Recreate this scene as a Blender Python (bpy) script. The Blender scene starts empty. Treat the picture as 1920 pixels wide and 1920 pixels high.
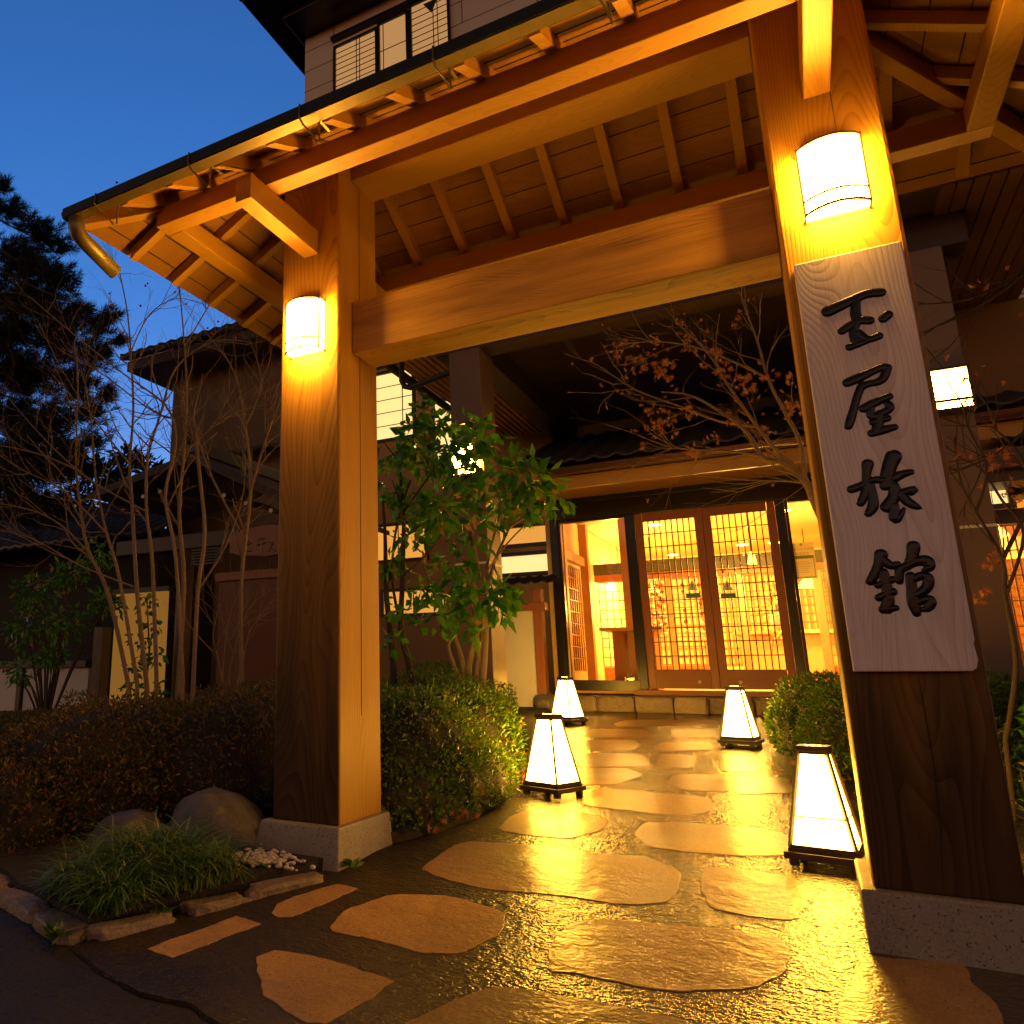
import bpy, math, random
import numpy as np
from mathutils import Vector, Matrix, noise
R = math.radians
rnd = random.Random(11)
scene = bpy.context.scene
COL = scene.collection

# ------------------------------------------------------------------ camera, sky, exposure
FPX, CX, CY = 1447.85, 648.67, 916.62                 # focal length and principal point in photo pixels (1920 square)
YAW, PITCH, ROLL = R(30.488), R(13.25), R(-0.0677)
fwd = Vector((-math.sin(YAW)*math.cos(PITCH), math.cos(YAW)*math.cos(PITCH), math.sin(PITCH)))
rt0 = Vector((math.cos(YAW), math.sin(YAW), 0)); up0 = rt0.cross(fwd)
rt = rt0*math.cos(ROLL) + up0*math.sin(ROLL); upv = -rt0*math.sin(ROLL) + up0*math.cos(ROLL)
cam = bpy.data.cameras.new('camera'); cam.sensor_width = 36; cam.sensor_fit = 'HORIZONTAL'
cam.lens = FPX/1920*36; cam.shift_x = (960-CX)/1920; cam.shift_y = (CY-960)/1920
cam.clip_start = .05; cam.clip_end = 500
co = bpy.data.objects.new('camera', cam); COL.objects.link(co)
co.matrix_world = Matrix((( rt.x, upv.x, -fwd.x, 0), (rt.y, upv.y, -fwd.y, 0), (rt.z, upv.z, -fwd.z, 0), (0, 0, 0, 1)))
scene.camera = co

world = bpy.data.worlds.new('World'); scene.world = world; world.use_nodes = True
wn = world.node_tree
sky = wn.nodes.new('ShaderNodeTexSky'); sky.sky_type = 'NISHITA'; sky.sun_disc = False
sky.sun_elevation = R(-1.0); sky.sun_rotation = R(-40); sky.ozone_density = 3; sky.dust_density = .5
tint = wn.nodes.new('ShaderNodeMix'); tint.data_type = 'RGBA'; tint.blend_type = 'MULTIPLY'; tint.inputs[0].default_value = 1
wn.links.new(sky.outputs[0], tint.inputs[6]); 
# twilight in front (blue), a warm low band added behind the camera to light front faces, dimmed overhead
wt = wn.nodes.new('ShaderNodeTexCoord'); ws = wn.nodes.new('ShaderNodeSeparateXYZ'); wn.links.new(wt.outputs['Generated'], ws.inputs[0])
def wmap(sock, a, b_):
    n_ = wn.nodes.new('ShaderNodeMapRange'); n_.interpolation_type = 'SMOOTHSTEP'; n_.inputs[1].default_value = a; n_.inputs[2].default_value = b_; wn.links.new(sock, n_.inputs[0]); return n_.outputs[0]
def wmix(fac, a, b_):
    n_ = wn.nodes.new('ShaderNodeMix'); n_.data_type = 'RGBA'; wn.links.new(fac, n_.inputs[0])
    for s_, v_ in ((n_.inputs[6], a), (n_.inputs[7], b_)):
        if hasattr(v_, 'is_linked'): wn.links.new(v_, s_)
        else: s_.default_value = v_
    return n_.outputs[2]
c0 = wmix(wmap(ws.outputs[2], .08, .62), (.80, .95, 1.22, 1), (.62, 1.23, 1.52, 1))
cb_ = wmix(wmap(ws.outputs[2], .05, .50), (6.8, 3.9, 1.75, 1), (.5, .25, .10, 1))
c1 = wmix(wmap(ws.outputs[1], -.15, .38), cb_, c0)
wn.links.new(wmix(wmap(ws.outputs[2], .74, .95), c1, (.34, .26, .18, 1)), tint.inputs[7])
wn.links.new(tint.outputs[2], wn.nodes['Background'].inputs[0]); wn.nodes['Background'].inputs[1].default_value = 1.0
scene.view_settings.view_transform = 'Standard'; scene.view_settings.look = 'None'
scene.view_settings.exposure = 0; scene.view_settings.gamma = 1
scene.render.engine = 'CYCLES'
cy = scene.cycles
cy.use_denoising = True; cy.max_bounces = 8; cy.diffuse_bounces = 3; cy.glossy_bounces = 3; cy.transparent_max_bounces = 12
cy.sample_clamp_indirect = 4; cy.use_light_tree = True; cy.caustics_reflective = False; cy.caustics_refractive = False

WARM = (1.0, .455, .055); WARMW = (1.0, .48, .045)      # lamp colours

# ------------------------------------------------------------------ pixel -> place helpers
def ray(px, py):
    a, b = (px-CX)/FPX, (py-CY)/FPX
    return fwd + rt*a - upv*b
def at(px, py, Y):
    d = ray(px, py); return d*(Y/d.y)
SL = .058
def gz(y): return -.8 + SL*(y-3)
def gnd(px, py):
    d = ray(px, py); return d*((-.8-3*SL)/(d.z-SL*d.y))

# ------------------------------------------------------------------ mesh helpers
WP = {}
def setp(o, label=None, category=None, group=None, kind=None):
    for k, v in (('label', label), ('category', category), ('group', group), ('kind', kind)):
        if v: o[k] = v
    return o
def thing(name, label, cat, loc=(0,0,0), group=None):
    o = bpy.data.objects.new(name, None); COL.objects.link(o); o.location = loc; o.empty_display_size = .1
    WP[o.name] = Vector(loc); return setp(o, label, cat, group)
def attach(o, parent, loc):
    loc = Vector(loc); COL.objects.link(o)
    if parent is not None:
        o.parent = parent; o.location = loc - WP[parent.name]
    else: o.location = loc
    WP[o.name] = loc
    return o
class MB:
    def __init__(s): s.v = []; s.f = []
    def hexa(s, p):
        n = len(s.v); s.v += [tuple(q) for q in p]
        s.f += [tuple(n+i for i in q) for q in ((0,3,2,1),(4,5,6,7),(0,1,5,4),(1,2,6,5),(2,3,7,6),(3,0,4,7))]; return s
    def box(s, x0, x1, y0, y1, z0, z1):
        return s.hexa([(x0,y0,z0),(x1,y0,z0),(x1,y1,z0),(x0,y1,z0),(x0,y0,z1),(x1,y0,z1),(x1,y1,z1),(x0,y1,z1)])
    def beam(s, a, b, w, h, up=(0,0,1)):
        a, b = Vector(a), Vector(b); d = (b-a).normalized(); u = Vector(up); r = d.cross(u).normalized(); u = r.cross(d)
        p = []
        for q in (a, b): p.append([q-r*w/2-u*h/2, q+r*w/2-u*h/2, q+r*w/2+u*h/2, q-r*w/2+u*h/2])
        return s.hexa(p[0]+p[1])
    def prism(s, poly, z0, z1):          # poly of (x,y); z0,z1 number or function
        n = len(s.v); k = len(poly); g = lambda z, p: z(p) if callable(z) else z
        s.v += [(p[0], p[1], g(z0, p)) for p in poly] + [(p[0], p[1], g(z1, p)) for p in poly]
        s.f.append(tuple(n+k-1-i for i in range(k))); s.f.append(tuple(n+k+i for i in range(k)))
        for i in range(k): j = (i+1) % k; s.f.append((n+i, n+j, n+k+j, n+k+i))
        return s
    def extrude_y(s, poly, y0, y1):      # poly of (x,z)
        n = len(s.v); k = len(poly)
        s.v += [(p[0], y0, p[1]) for p in poly] + [(p[0], y1, p[1]) for p in poly]
        s.f.append(tuple(n+i for i in range(k))); s.f.append(tuple(n+k+k-1-i for i in range(k)))
        for i in range(k): j = (i+1) % k; s.f.append((n+j, n+i, n+k+i, n+k+j))
        return s
    def tube(s, pts, rad, n=7, cap=True):
        pts = [Vector(p) for p in pts]; m = len(pts)
        if not hasattr(rad, '__len__'): rad = [rad]*m
        base = len(s.v); ref = Vector((.31, .17, .93))
        for i, p in enumerate(pts):
            d = (pts[min(i+1, m-1)]-pts[max(i-1, 0)])
            d = d.normalized() if d.length > 1e-9 else Vector((0,0,1))
            if abs(d.dot(ref)) > .95: ref = Vector((1,.2,.1)).normalized()
            a = d.cross(ref).normalized(); b = d.cross(a); ref = -(a.cross(d)) if False else ref
            for k in range(n):
                t = 2*math.pi*k/n; s.v.append(tuple(p+(a*math.cos(t)+b*math.sin(t))*rad[i]))
        for i in range(m-1):
            for k in range(n):
                k2 = (k+1) % n; s.f.append((base+i*n+k, base+i*n+k2, base+(i+1)*n+k2, base+(i+1)*n+k))
        if cap:
            s.f.append(tuple(base+n-1-k for k in range(n))); s.f.append(tuple(base+(m-1)*n+k for k in range(n)))
        return s
    def lathe(s, c, prof, n=20):         # prof of (r,z)
        base = len(s.v); m = len(prof)
        for r, z in prof:
            for k in range(n):
                t = 2*math.pi*k/n; s.v.append((c[0]+r*math.cos(t), c[1]+r*math.sin(t), c[2]+z))
        for i in range(m-1):
            for k in range(n):
                k2 = (k+1) % n; s.f.append((base+i*n+k, base+i*n+k2, base+(i+1)*n+k2, base+(i+1)*n+k))
        s.f.append(tuple(base+n-1-k for k in range(n))); s.f.append(tuple(base+(m-1)*n+k for k in range(n)))
        return s
    def build(s, name, mat, parent=None, smooth=False, bevel=0, loc=None, **tags):
        v = np.array(s.v, float)
        c = Vector(loc) if loc is not None else Vector(((v.min(0)+v.max(0))/2).tolist())
        me = bpy.data.meshes.new(name); me.from_pydata([tuple(q) for q in (v-np.array(c))], [], s.f); me.update()
        return finish(me, name, mat, parent, c, smooth, bevel, **tags)
def finish(me, name, mat, parent, c, smooth=False, bevel=0, **tags):
    if mat: me.materials.append(mat)
    if smooth: me.polygons.foreach_set('use_smooth', [True]*len(me.polygons))
    o = bpy.data.objects.new(name, me); attach(o, parent, c)
    if bevel:
        b = o.modifiers.new('bevel', 'BEVEL'); b.width = bevel; b.segments = 2; b.limit_method = 'ANGLE'; b.angle_limit = R(40)
    return setp(o, **tags)
def npmesh(name, V, F, mat, parent=None, smooth=False, **tags):     # V (n,3), F (m,k) same-size faces
    V = np.asarray(V, float); F = np.asarray(F, int); c = (V.min(0)+V.max(0))/2; k = F.shape[1]
    me = bpy.data.meshes.new(name); me.vertices.add(len(V)); me.vertices.foreach_set('co', (V-c).ravel())
    me.loops.add(F.size); me.loops.foreach_set('vertex_index', F.ravel())
    me.polygons.add(len(F)); me.polygons.foreach_set('loop_start', np.arange(len(F))*k)
    me.update(calc_edges=True); me.validate()
    return finish(me, name, mat, parent, Vector(c.tolist()), smooth, **tags)
def dup(root, loc, rotz=0, **tags):
    r = root.copy(); COL.objects.link(r); r.location = loc; r.rotation_euler = (0,0,rotz); setp(r, **tags)
    for ch in list(root.children):
        c = ch.copy(); COL.objects.link(c); c.parent = r
        for g in list(ch.children):
            d = g.copy(); COL.objects.link(d); d.parent = c
    return r

# ------------------------------------------------------------------ materials
def newmat(name):
    m = bpy.data.materials.new(name); m.use_nodes = True; nt = m.node_tree; return m, nt, nt.nodes['Principled BSDF']
def N(nt, typ, **kw):
    n = nt.nodes.new('ShaderNode'+typ)
    for k, v in kw.items(): setattr(n, k, v)
    return n
def L(nt, a, b): nt.links.new(a, b)
def ramp(nt, fac, stops):
    r = N(nt, 'ValToRGB'); e = r.color_ramp.elements
    while len(e) < len(stops): e.new(.5)
    for i, (p, c) in enumerate(stops): e[i].position = p; e[i].color = (*c, 1)
    L(nt, fac, r.inputs[0]); return r
def mixc(nt, fac, a, b, mode='MIX'):
    m = N(nt, 'Mix', data_type='RGBA', blend_type=mode)
    for s, q in ((m.inputs[0], fac), (m.inputs[6], a), (m.inputs[7], b)):
        if hasattr(q, 'is_linked'): L(nt, q, s)
        elif isinstance(q, (int, float)): s.default_value = q
        else: s.default_value = (*q, 1)
    return m.outputs[2]
def mapv(nt, vec, scale=(1,1,1), loc=(0,0,0)):
    m = N(nt, 'Mapping'); m.inputs['Scale'].default_value = scale; m.inputs['Location'].default_value = loc; L(nt, vec, m.inputs[0]); return m.outputs[0]
def noi(nt, vec, scale, detail=4, rough=.55, dist=0):
    n = N(nt, 'TexNoise'); n.inputs['Scale'].default_value = scale; n.inputs['Detail'].default_value = detail
    n.inputs['Roughness'].default_value = rough; n.inputs['Distortion'].default_value = dist; L(nt, vec, n.inputs['Vector']); return n
def math_(nt, op, a, b=None, c=None):
    m = N(nt, 'Math', operation=op)
    for s, q in zip(m.inputs, (a, b, c)):
        if q is None: continue
        if hasattr(q, 'is_linked'): L(nt, q, s)
        else: s.default_value = q
    return m.outputs[0]
def bump(nt, h, strength, dist, bsdf, chain=None):
    b = N(nt, 'Bump'); b.inputs['Strength'].default_value = strength; b.inputs['Distance'].default_value = dist
    L(nt, h, b.inputs['Height'])
    if chain: L(nt, chain, b.inputs['Normal'])
    L(nt, b.outputs[0], bsdf.inputs['Normal']); return b.outputs[0]

def wood(name, axis, light, dark, rough=.5, ring=60, fibre=1.0, off=.45, bumps=.25, stain_shade=None, contrast=.5, blotw=.9):
    """plain-sawn timber: growth rings round an axis beside the beam, warped along its length, plus fine fibres"""
    m, nt, b = newmat(name)
    tc = N(nt, 'TexCoord'); oi = N(nt, 'ObjectInfo')
    off_v = N(nt, 'CombineXYZ'); r1 = math_(nt, 'MULTIPLY_ADD', oi.outputs['Random'], .5, off-.25)
    r2 = math_(nt, 'MULTIPLY_ADD', math_(nt, 'FRACT', math_(nt, 'MULTIPLY', oi.outputs['Random'], 17.3)), .3, -.15)
    along = math_(nt, 'MULTIPLY', oi.outputs['Random'], 37.0)
    ax = 'XYZ'.index(axis); oth = [i for i in range(3) if i != ax]
    L(nt, along, off_v.inputs[ax]); L(nt, r2, off_v.inputs[oth[0]]); L(nt, r1, off_v.inputs[oth[1]])
    add = N(nt, 'VectorMath', operation='ADD'); L(nt, tc.outputs['Object'], add.inputs[0]); L(nt, off_v.outputs[0], add.inputs[1])
    sc = [1, 1, 1]; sc[ax] = .22
    warp = noi(nt, mapv(nt, add.outputs[0], tuple(sc)), 2.2, 2, .5)
    sep = N(nt, 'SeparateXYZ'); L(nt, add.outputs[0], sep.inputs[0])
    sw = N(nt, 'SeparateColor'); L(nt, warp.outputs['Color'], sw.inputs[0])
    a1 = math_(nt, 'ADD', sep.outputs[oth[0]], math_(nt, 'MULTIPLY_ADD', sw.outputs[0], .5, -.25))
    a2 = math_(nt, 'ADD', sep.outputs[oth[1]], math_(nt, 'MULTIPLY_ADD', sw.outputs[1], .5, -.25))
    rad = math_(nt, 'SQRT', math_(nt, 'ADD', math_(nt, 'MULTIPLY', a1, a1), math_(nt, 'MULTIPLY', a2, a2)))
    fr = math_(nt, 'FRACT', math_(nt, 'MULTIPLY', rad, ring*2.2))
    late = math_(nt, 'POWER', fr, 3.0)                                     # late-wood line at each ring's outer edge
    sf = [260, 260, 260]; sf[ax] = 5
    fib = noi(nt, mapv(nt, add.outputs[0], tuple(sf)), 1.0, 3, .6)
    sb = [7, 7, 7]; sb[ax] = .8
    blot = noi(nt, mapv(nt, add.outputs[0], tuple(sb)), 1.0, 4, .6)
    f = math_(nt, 'ADD', math_(nt, 'MULTIPLY', late, .55*contrast), math_(nt, 'MULTIPLY', math_(nt, 'SUBTRACT', fib.outputs[0], .4), .55*fibre))
    f = math_(nt, 'ADD', f, math_(nt, 'MULTIPLY', math_(nt, 'SUBTRACT', blot.outputs[0], .45), blotw))
    r = ramp(nt, f, [(0, light), (.85, dark)])
    col = r.outputs[0]
    if stain_shade:                                                              # weathering with painted shade: darker low down and in streaks
        scol, z0, z1 = stain_shade
        geo = N(nt, 'NewGeometry'); sp = N(nt, 'SeparateXYZ'); L(nt, geo.outputs['Position'], sp.inputs[0])
        mr = N(nt, 'MapRange'); mr.inputs[1].default_value = z0; mr.inputs[2].default_value = z1; mr.inputs[3].default_value = 1; mr.inputs[4].default_value = 0
        st = [9, 9, 9]; st[ax] = .5
        sn = noi(nt, mapv(nt, add.outputs[0], tuple(st)), 1.0, 5, .65)
        L(nt, math_(nt, 'ADD', sp.outputs[2], math_(nt, 'MULTIPLY_ADD', sn.outputs[0], 1.5, -.75)), mr.inputs[0])
        sn2 = N(nt, 'SeparateXYZ'); L(nt, geo.outputs['True Normal'], sn2.inputs[0])      # weathering and painted shade fall mostly on the street face
        face = N(nt, 'MapRange'); face.inputs[1].default_value = .2; face.inputs[2].default_value = .6; face.inputs[3].default_value = .12; L(nt, math_(nt, 'MULTIPLY', sn2.outputs[1], -1), face.inputs[0])
        col = mixc(nt, math_(nt, 'MULTIPLY', mr.outputs[0], math_(nt, 'MULTIPLY', face.outputs[0], .92)), col, mixc(nt, math_(nt, 'POWER', fr, 1.5), tuple(c*1.7 for c in scol), tuple(c*.18 for c in scol)))
    L(nt, col, b.inputs['Base Color']); b.inputs['Roughness'].default_value = rough
    h = math_(nt, 'SUBTRACT', math_(nt, 'MULTIPLY', fib.outputs[0], .6), math_(nt, 'MULTIPLY', late, .8))
    bump(nt, h, bumps, .003, b)
    return m
HL, HD = (.50, .265, .032), (.27, .115, .010)
WX = wood('hinoki_along_x', 'X', HL, HD); WY = wood('hinoki_along_y', 'Y', HL, HD); WZ = wood('hinoki_along_z', 'Z', HL, HD)
WPOST = wood('hinoki_post', 'Z', HL, (.26, .11, .010), rough=.55, stain_shade=((.017, .010, .0055), -.4, 1.5), bumps=.4, contrast=.8, ring=32)
WPOST.node_tree.nodes['Principled BSDF'].inputs['Specular IOR Level'].default_value = .2
WTIE = wood('hinoki_tie', 'X', (.50, .275, .035), (.10, .045, .006), rough=.55, contrast=.5, ring=55, blotw=2.2)
WBOARD = wood('soffit_board', 'X', (.36, .17, .025), (.20, .085, .010), rough=.6)
WSIGN = wood('weathered_sign_wood', 'Z', (.84, .79, .78), (.42, .31, .25), rough=.65, ring=62, off=.14, contrast=.5, fibre=1.1, bumps=.35)
WDARK = wood('dark_stained_wood', 'Z', (.055, .032, .018), (.025, .014, .008), rough=.4)
WDARKX = wood('dark_stained_wood_x', 'X', (.055, .032, .018), (.025, .014, .008), rough=.45)
WRED = wood('red_brown_door_wood', 'Z', (.30, .105, .03), (.19, .06, .016), rough=.4)
WREDX = wood('red_brown_door_wood_x', 'X', (.30, .105, .03), (.19, .06, .016), rough=.4)
WPINK = wood('pale_inside_wood', 'Z', (.55, .32, .14), (.4, .2, .08), rough=.45)

def plain(name, col, rough=.5, metal=0, noise_amt=.25, nscale=8, bumpd=0, bscale=60, coat=0, spec=None):
    m, nt, b = newmat(name); tc = N(nt, 'TexCoord')
    n = noi(nt, tc.outputs['Object'], nscale, 5, .6)
    L(nt, mixc(nt, n.outputs[0], tuple(c*(1-noise_amt) for c in col), tuple(min(1, c*(1+noise_amt)) for c in col)), b.inputs['Base Color'])
    b.inputs['Roughness'].default_value = rough; b.inputs['Metallic'].default_value = metal
    if coat: b.inputs['Coat Weight'].default_value = coat; b.inputs['Coat Roughness'].default_value = .1
    if bumpd:
        n2 = noi(nt, tc.outputs['Object'], bscale, 4, .6); bump(nt, n2.outputs[0], .5, bumpd, b)
    return m
def emit(name, col, strength, vary=0):
    m, nt, b = newmat(name); e = N(nt, 'Emission'); e.inputs[0].default_value = (*col, 1); e.inputs[1].default_value = strength
    L(nt, e.outputs[0], nt.nodes['Material Output'].inputs[0]); nt.nodes.remove(b); return m
def leafmat(name, stops, rough=.4, trans=.25):
    m, nt, b = newmat(name); g = N(nt, 'NewGeometry')
    r = ramp(nt, g.outputs['Random Per Island'], stops); L(nt, r.outputs[0], b.inputs['Base Color']); b.inputs['Roughness'].default_value = rough
    t = N(nt, 'BsdfTranslucent'); L(nt, r.outputs[0], t.inputs[0]); mx = N(nt, 'MixShader'); mx.inputs[0].default_value = trans
    L(nt, b.outputs[0], mx.inputs[1]); L(nt, t.outputs[0], mx.inputs[2]); L(nt, mx.outputs[0], nt.nodes['Material Output'].inputs[0]); return m
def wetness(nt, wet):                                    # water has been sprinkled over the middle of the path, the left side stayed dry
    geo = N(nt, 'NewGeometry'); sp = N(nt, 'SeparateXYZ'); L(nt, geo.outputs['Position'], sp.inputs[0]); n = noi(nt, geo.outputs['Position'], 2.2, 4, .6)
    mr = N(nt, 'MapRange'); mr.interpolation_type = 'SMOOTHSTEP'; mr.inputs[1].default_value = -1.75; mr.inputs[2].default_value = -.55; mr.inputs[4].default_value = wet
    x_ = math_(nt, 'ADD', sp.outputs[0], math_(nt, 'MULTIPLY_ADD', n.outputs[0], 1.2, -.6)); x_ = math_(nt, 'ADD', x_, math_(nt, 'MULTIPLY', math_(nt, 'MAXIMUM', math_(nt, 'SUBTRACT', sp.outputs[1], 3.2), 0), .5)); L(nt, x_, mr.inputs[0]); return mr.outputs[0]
def asphalt(name, col, rough, wet):
    m, nt, b = newmat(name); tc = N(nt, 'TexCoord'); P = tc.outputs['Object']
    n1 = noi(nt, P, 1.6, 6, .65); n2 = noi(nt, P, 120, 3, .7)
    v = N(nt, 'TexVoronoi'); v.inputs['Scale'].default_value = 85; L(nt, P, v.inputs[0])
    f = math_(nt, 'MULTIPLY', math_(nt, 'ADD', n1.outputs[0], n2.outputs[0]), .5)
    L(nt, ramp(nt, f, [(.3, tuple(c*.45 for c in col)), (.72, tuple(c*1.7 for c in col))]).outputs[0], b.inputs['Base Color'])
    L(nt, ramp(nt, n1.outputs[0], [(.35, (rough*.7,)*3), (.7, (rough*1.35,)*3)]).outputs[0], b.inputs['Roughness'])
    if wet: L(nt, wetness(nt, wet), b.inputs['Coat Weight'])
    b.inputs['Coat Roughness'].default_value = .07; b.inputs['Specular IOR Level'].default_value = .25
    n3 = noi(nt, P, 16, 5, .6)
    h = math_(nt, 'ADD', math_(nt, 'MULTIPLY', v.outputs['Distance'], -.35), math_(nt, 'ADD', math_(nt, 'MULTIPLY', n2.outputs[0], .2), math_(nt, 'MULTIPLY', n3.outputs[0], 2.2)))
    n5 = noi(nt, mapv(nt, P, (.8, 1.5, 1)), 40, 2, .55); h = math_(nt, 'ADD', h, math_(nt, 'MULTIPLY', n5.outputs[0], 1.6))
    nb = bump(nt, h, .9, .0052, b); L(nt, nb, b.inputs['Coat Normal']); return m
M_STREET = asphalt('street_asphalt', (.030, .024, .018), .6, .0)
M_STREET.node_tree.nodes['Principled BSDF'].inputs['Specular IOR Level'].default_value = .2
M_APRON = asphalt('wet_asphalt', (.030, .020, .010), .6, .9)
def stone(name, c1, c2, rough, wet, fine=90, dist=.004, big=9, bigw=2.2, spk=260):
    m, nt, b = newmat(name); tc = N(nt, 'TexCoord'); oi = N(nt, 'ObjectInfo')
    add = N(nt, 'VectorMath', operation='ADD'); L(nt, tc.outputs['Object'], add.inputs[0])
    mul = N(nt, 'VectorMath', operation='SCALE'); mul.inputs[0].default_value = (13, 7, 3); L(nt, oi.outputs['Random'], mul.inputs['Scale']); L(nt, mul.outputs[0], add.inputs[1])
    P = add.outputs[0]; n1 = noi(nt, P, 3, 6, .65); n2 = noi(nt, P, fine, 4, .75); sp = noi(nt, P, spk, 2, .6)
    f = math_(nt, 'ADD', math_(nt, 'MULTIPLY', n1.outputs[0], .5), math_(nt, 'MULTIPLY', n2.outputs[0], .5))
    col = ramp(nt, f, [(.33, c1), (.68, c2)]).outputs[0]
    vr = math_(nt, 'MULTIPLY_ADD', math_(nt, 'FRACT', math_(nt, 'MULTIPLY', oi.outputs['Random'], 7.7)), .6, .7); vc = N(nt, 'CombineXYZ'); [L(nt, vr, vc.inputs[i]) for i in range(3)]; col = mixc(nt, 1.0, col, vc.outputs[0], 'MULTIPLY')
    col = mixc(nt, ramp(nt, sp.outputs[0], [(.60, (0,)*3), (.68, (1,)*3)]).outputs[0], col, tuple(c*.3 for c in c1))
    L(nt, col, b.inputs['Base Color'])
    L(nt, ramp(nt, n1.outputs[0], [(.35, (rough*.75,)*3), (.7, (rough*1.3,)*3)]).outputs[0], b.inputs['Roughness'])
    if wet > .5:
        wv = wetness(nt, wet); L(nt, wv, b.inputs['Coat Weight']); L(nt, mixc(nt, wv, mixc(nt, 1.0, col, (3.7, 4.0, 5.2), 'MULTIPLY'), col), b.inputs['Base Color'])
    else: b.inputs['Coat Weight'].default_value = wet
    b.inputs['Coat Roughness'].default_value = .09
    n3 = noi(nt, P, big, 4, .55); n4 = noi(nt, mapv(nt, P, (1, 1.6, 1)), 38, 3, .6)
    h = math_(nt, 'ADD', math_(nt, 'MULTIPLY', n2.outputs[0], .3), math_(nt, 'ADD', math_(nt, 'MULTIPLY', n3.outputs[0], bigw), math_(nt, 'MULTIPLY', n4.outputs[0], .9)))
    nb = bump(nt, h, .8, dist, b); L(nt, nb, b.inputs['Coat Normal']); return m
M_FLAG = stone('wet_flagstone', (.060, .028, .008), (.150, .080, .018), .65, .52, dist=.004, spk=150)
M_GRANITE = stone('grey_granite', (.13, .11, .10), (.30, .265, .245), .6, .0, fine=140, dist=.002, bigw=.4, spk=120)
M_BOULDER = stone('boulder_stone', (.05, .045, .044), (.125, .11, .105), .5, .1, fine=60, dist=.007, big=5)
M_KERB = stone('kerb_stone', (.16, .11, .07), (.34, .26, .18), .6, .1, fine=60, dist=.012)
M_STEP = stone('step_stone', (.17, .12, .07), (.36, .27, .17), .5, .2, fine=50, dist=.012)
M_SOIL = plain('garden_soil', (.022, .015, .010), .9, noise_amt=.5, nscale=20, bumpd=.03, bscale=30)
M_PEBBLE = plain('white_pebble', (.5, .45, .4), .6, nscale=30)
M_METAL = plain('dark_gutter_metal', (.018, .017, .017), .45, metal=0, nscale=5)
M_BRASS = plain('weathered_bronze_metal', (.20, .15, .06), .45, metal=.55, nscale=9, noise_amt=.3)
M_LFRAME = plain('lantern_brown_frame', (.035, .020, .011), .45)
M_SHADE = emit('lantern_paper_lit', WARMW, 68)
M_SCONCE = emit('wall_lamp_glass_lit', WARM, 165)
M_SCONCE2 = emit('pillar_lamp_glass_lit', WARM, 75)
M_SFRAME = plain('wall_lamp_frame', (.16, .06, .012), .5)
M_LACQ = plain('black_lacquer', (.008, .007, .006), .22, nscale=20, bumpd=.002, bscale=45)
M_LACQ.node_tree.nodes['Principled BSDF'].inputs['Specular IOR Level'].default_value = .3
M_BLACK = plain('black_painted_metal', (.012, .010, .008), .32, nscale=4)
M_PLASTER = plain('ochre_plaster', (.20, .12, .05), .85, nscale=3, noise_amt=.15, bumpd=.004, bscale=90)
M_CREAM = plain('cream_plaster', (.55, .47, .36), .85, nscale=2, noise_amt=.12, bumpd=.003, bscale=120)
M_WHITEP = plain('white_plaster', (.62, .60, .57), .85, nscale=3, noise_amt=.15, bumpd=.003, bscale=90)
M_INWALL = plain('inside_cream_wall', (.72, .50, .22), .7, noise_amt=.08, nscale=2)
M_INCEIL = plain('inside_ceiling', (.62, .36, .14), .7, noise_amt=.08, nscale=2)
M_TILE = plain('dark_roof_tile', (.035, .034, .036), .38, nscale=12, noise_amt=.4)
M_BARK = plain('grey_brown_bark', (.27, .19, .10), .8, nscale=40, noise_amt=.4, bumpd=.004, bscale=80)
M_BARKD = plain('dark_bark', (.06, .04, .025), .85, nscale=30, noise_amt=.4, bumpd=.006, bscale=60)
M_BERRY = plain('red_berry', (.35, .02, .015), .3)
M_HEDGE = leafmat('azalea_leaf', [(0, (.04, .045, .006)), (.45, (.10, .095, .012)), (.75, (.15, .11, .016)), (.9, (.24, .09, .016)), (1, (.32, .10, .02))])
M_HEDGEG = leafmat('green_azalea_leaf', [(0, (.04, .11, .004)), (.55, (.11, .24, .007)), (.9, (.20, .31, .012)), (1, (.34, .13, .02))])
M_CORE = plain('hedge_twigs', (.018, .013, .008), .9, nscale=30, noise_amt=.5)
M_GRASS = leafmat('dwarf_lilyturf_blade', [(0, (.04, .11, .004)), (.6, (.095, .21, .006)), (.92, (.20, .27, .015)), (1, (.42, .34, .06))], .4, .25)
M_LEAF = leafmat('broad_green_leaf', [(0, (.032, .13, .006)), (.6, (.085, .30, .010)), (.9, (.17, .38, .015)), (.93, (.40, .24, .06)), (1, (.45, .30, .10))], .28, .5)
M_MAPLE = leafmat('dry_maple_leaf', [(0, (.20, .06, .02)), (.5, (.33, .11, .03)), (1, (.42, .2, .06))], .6, .4)
M_PINE = leafmat('pine_needle', [(0, (.012, .025, .010)), (.7, (.025, .045, .016)), (1, (.045, .055, .02))], .5, .1)
M_STRAW = leafmat('dry_grass_blade', [(0, (.25, .16, .06)), (1, (.45, .32, .14))], .6, .3)
M_PAPERLIT = emit('lit_paper_screen', (1.0, .66, .24), 1.35)
M_PAPERLIT2 = emit('lit_paper_screen_dim', (1.0, .50, .18), .5)
M_PAPERORANGE = emit('lit_orange_glass', (1.0, .43, .07), .85)
M_SKYGLASS = emit('lit_curtain', (.75, .55, .62), .5)
M_GARDENLIT = plain('ochre_garden_wall', (.62, .45, .2), .8, nscale=3)
m, nt, b = newmat('clear_window_glass'); M_GLASS = m
gl = N(nt, 'BsdfGlossy'); gl.inputs['Roughness'].default_value = .02; tr = N(nt, 'BsdfTransparent'); fr = N(nt, 'Fresnel'); fr.inputs[0].default_value = 1.45
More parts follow.
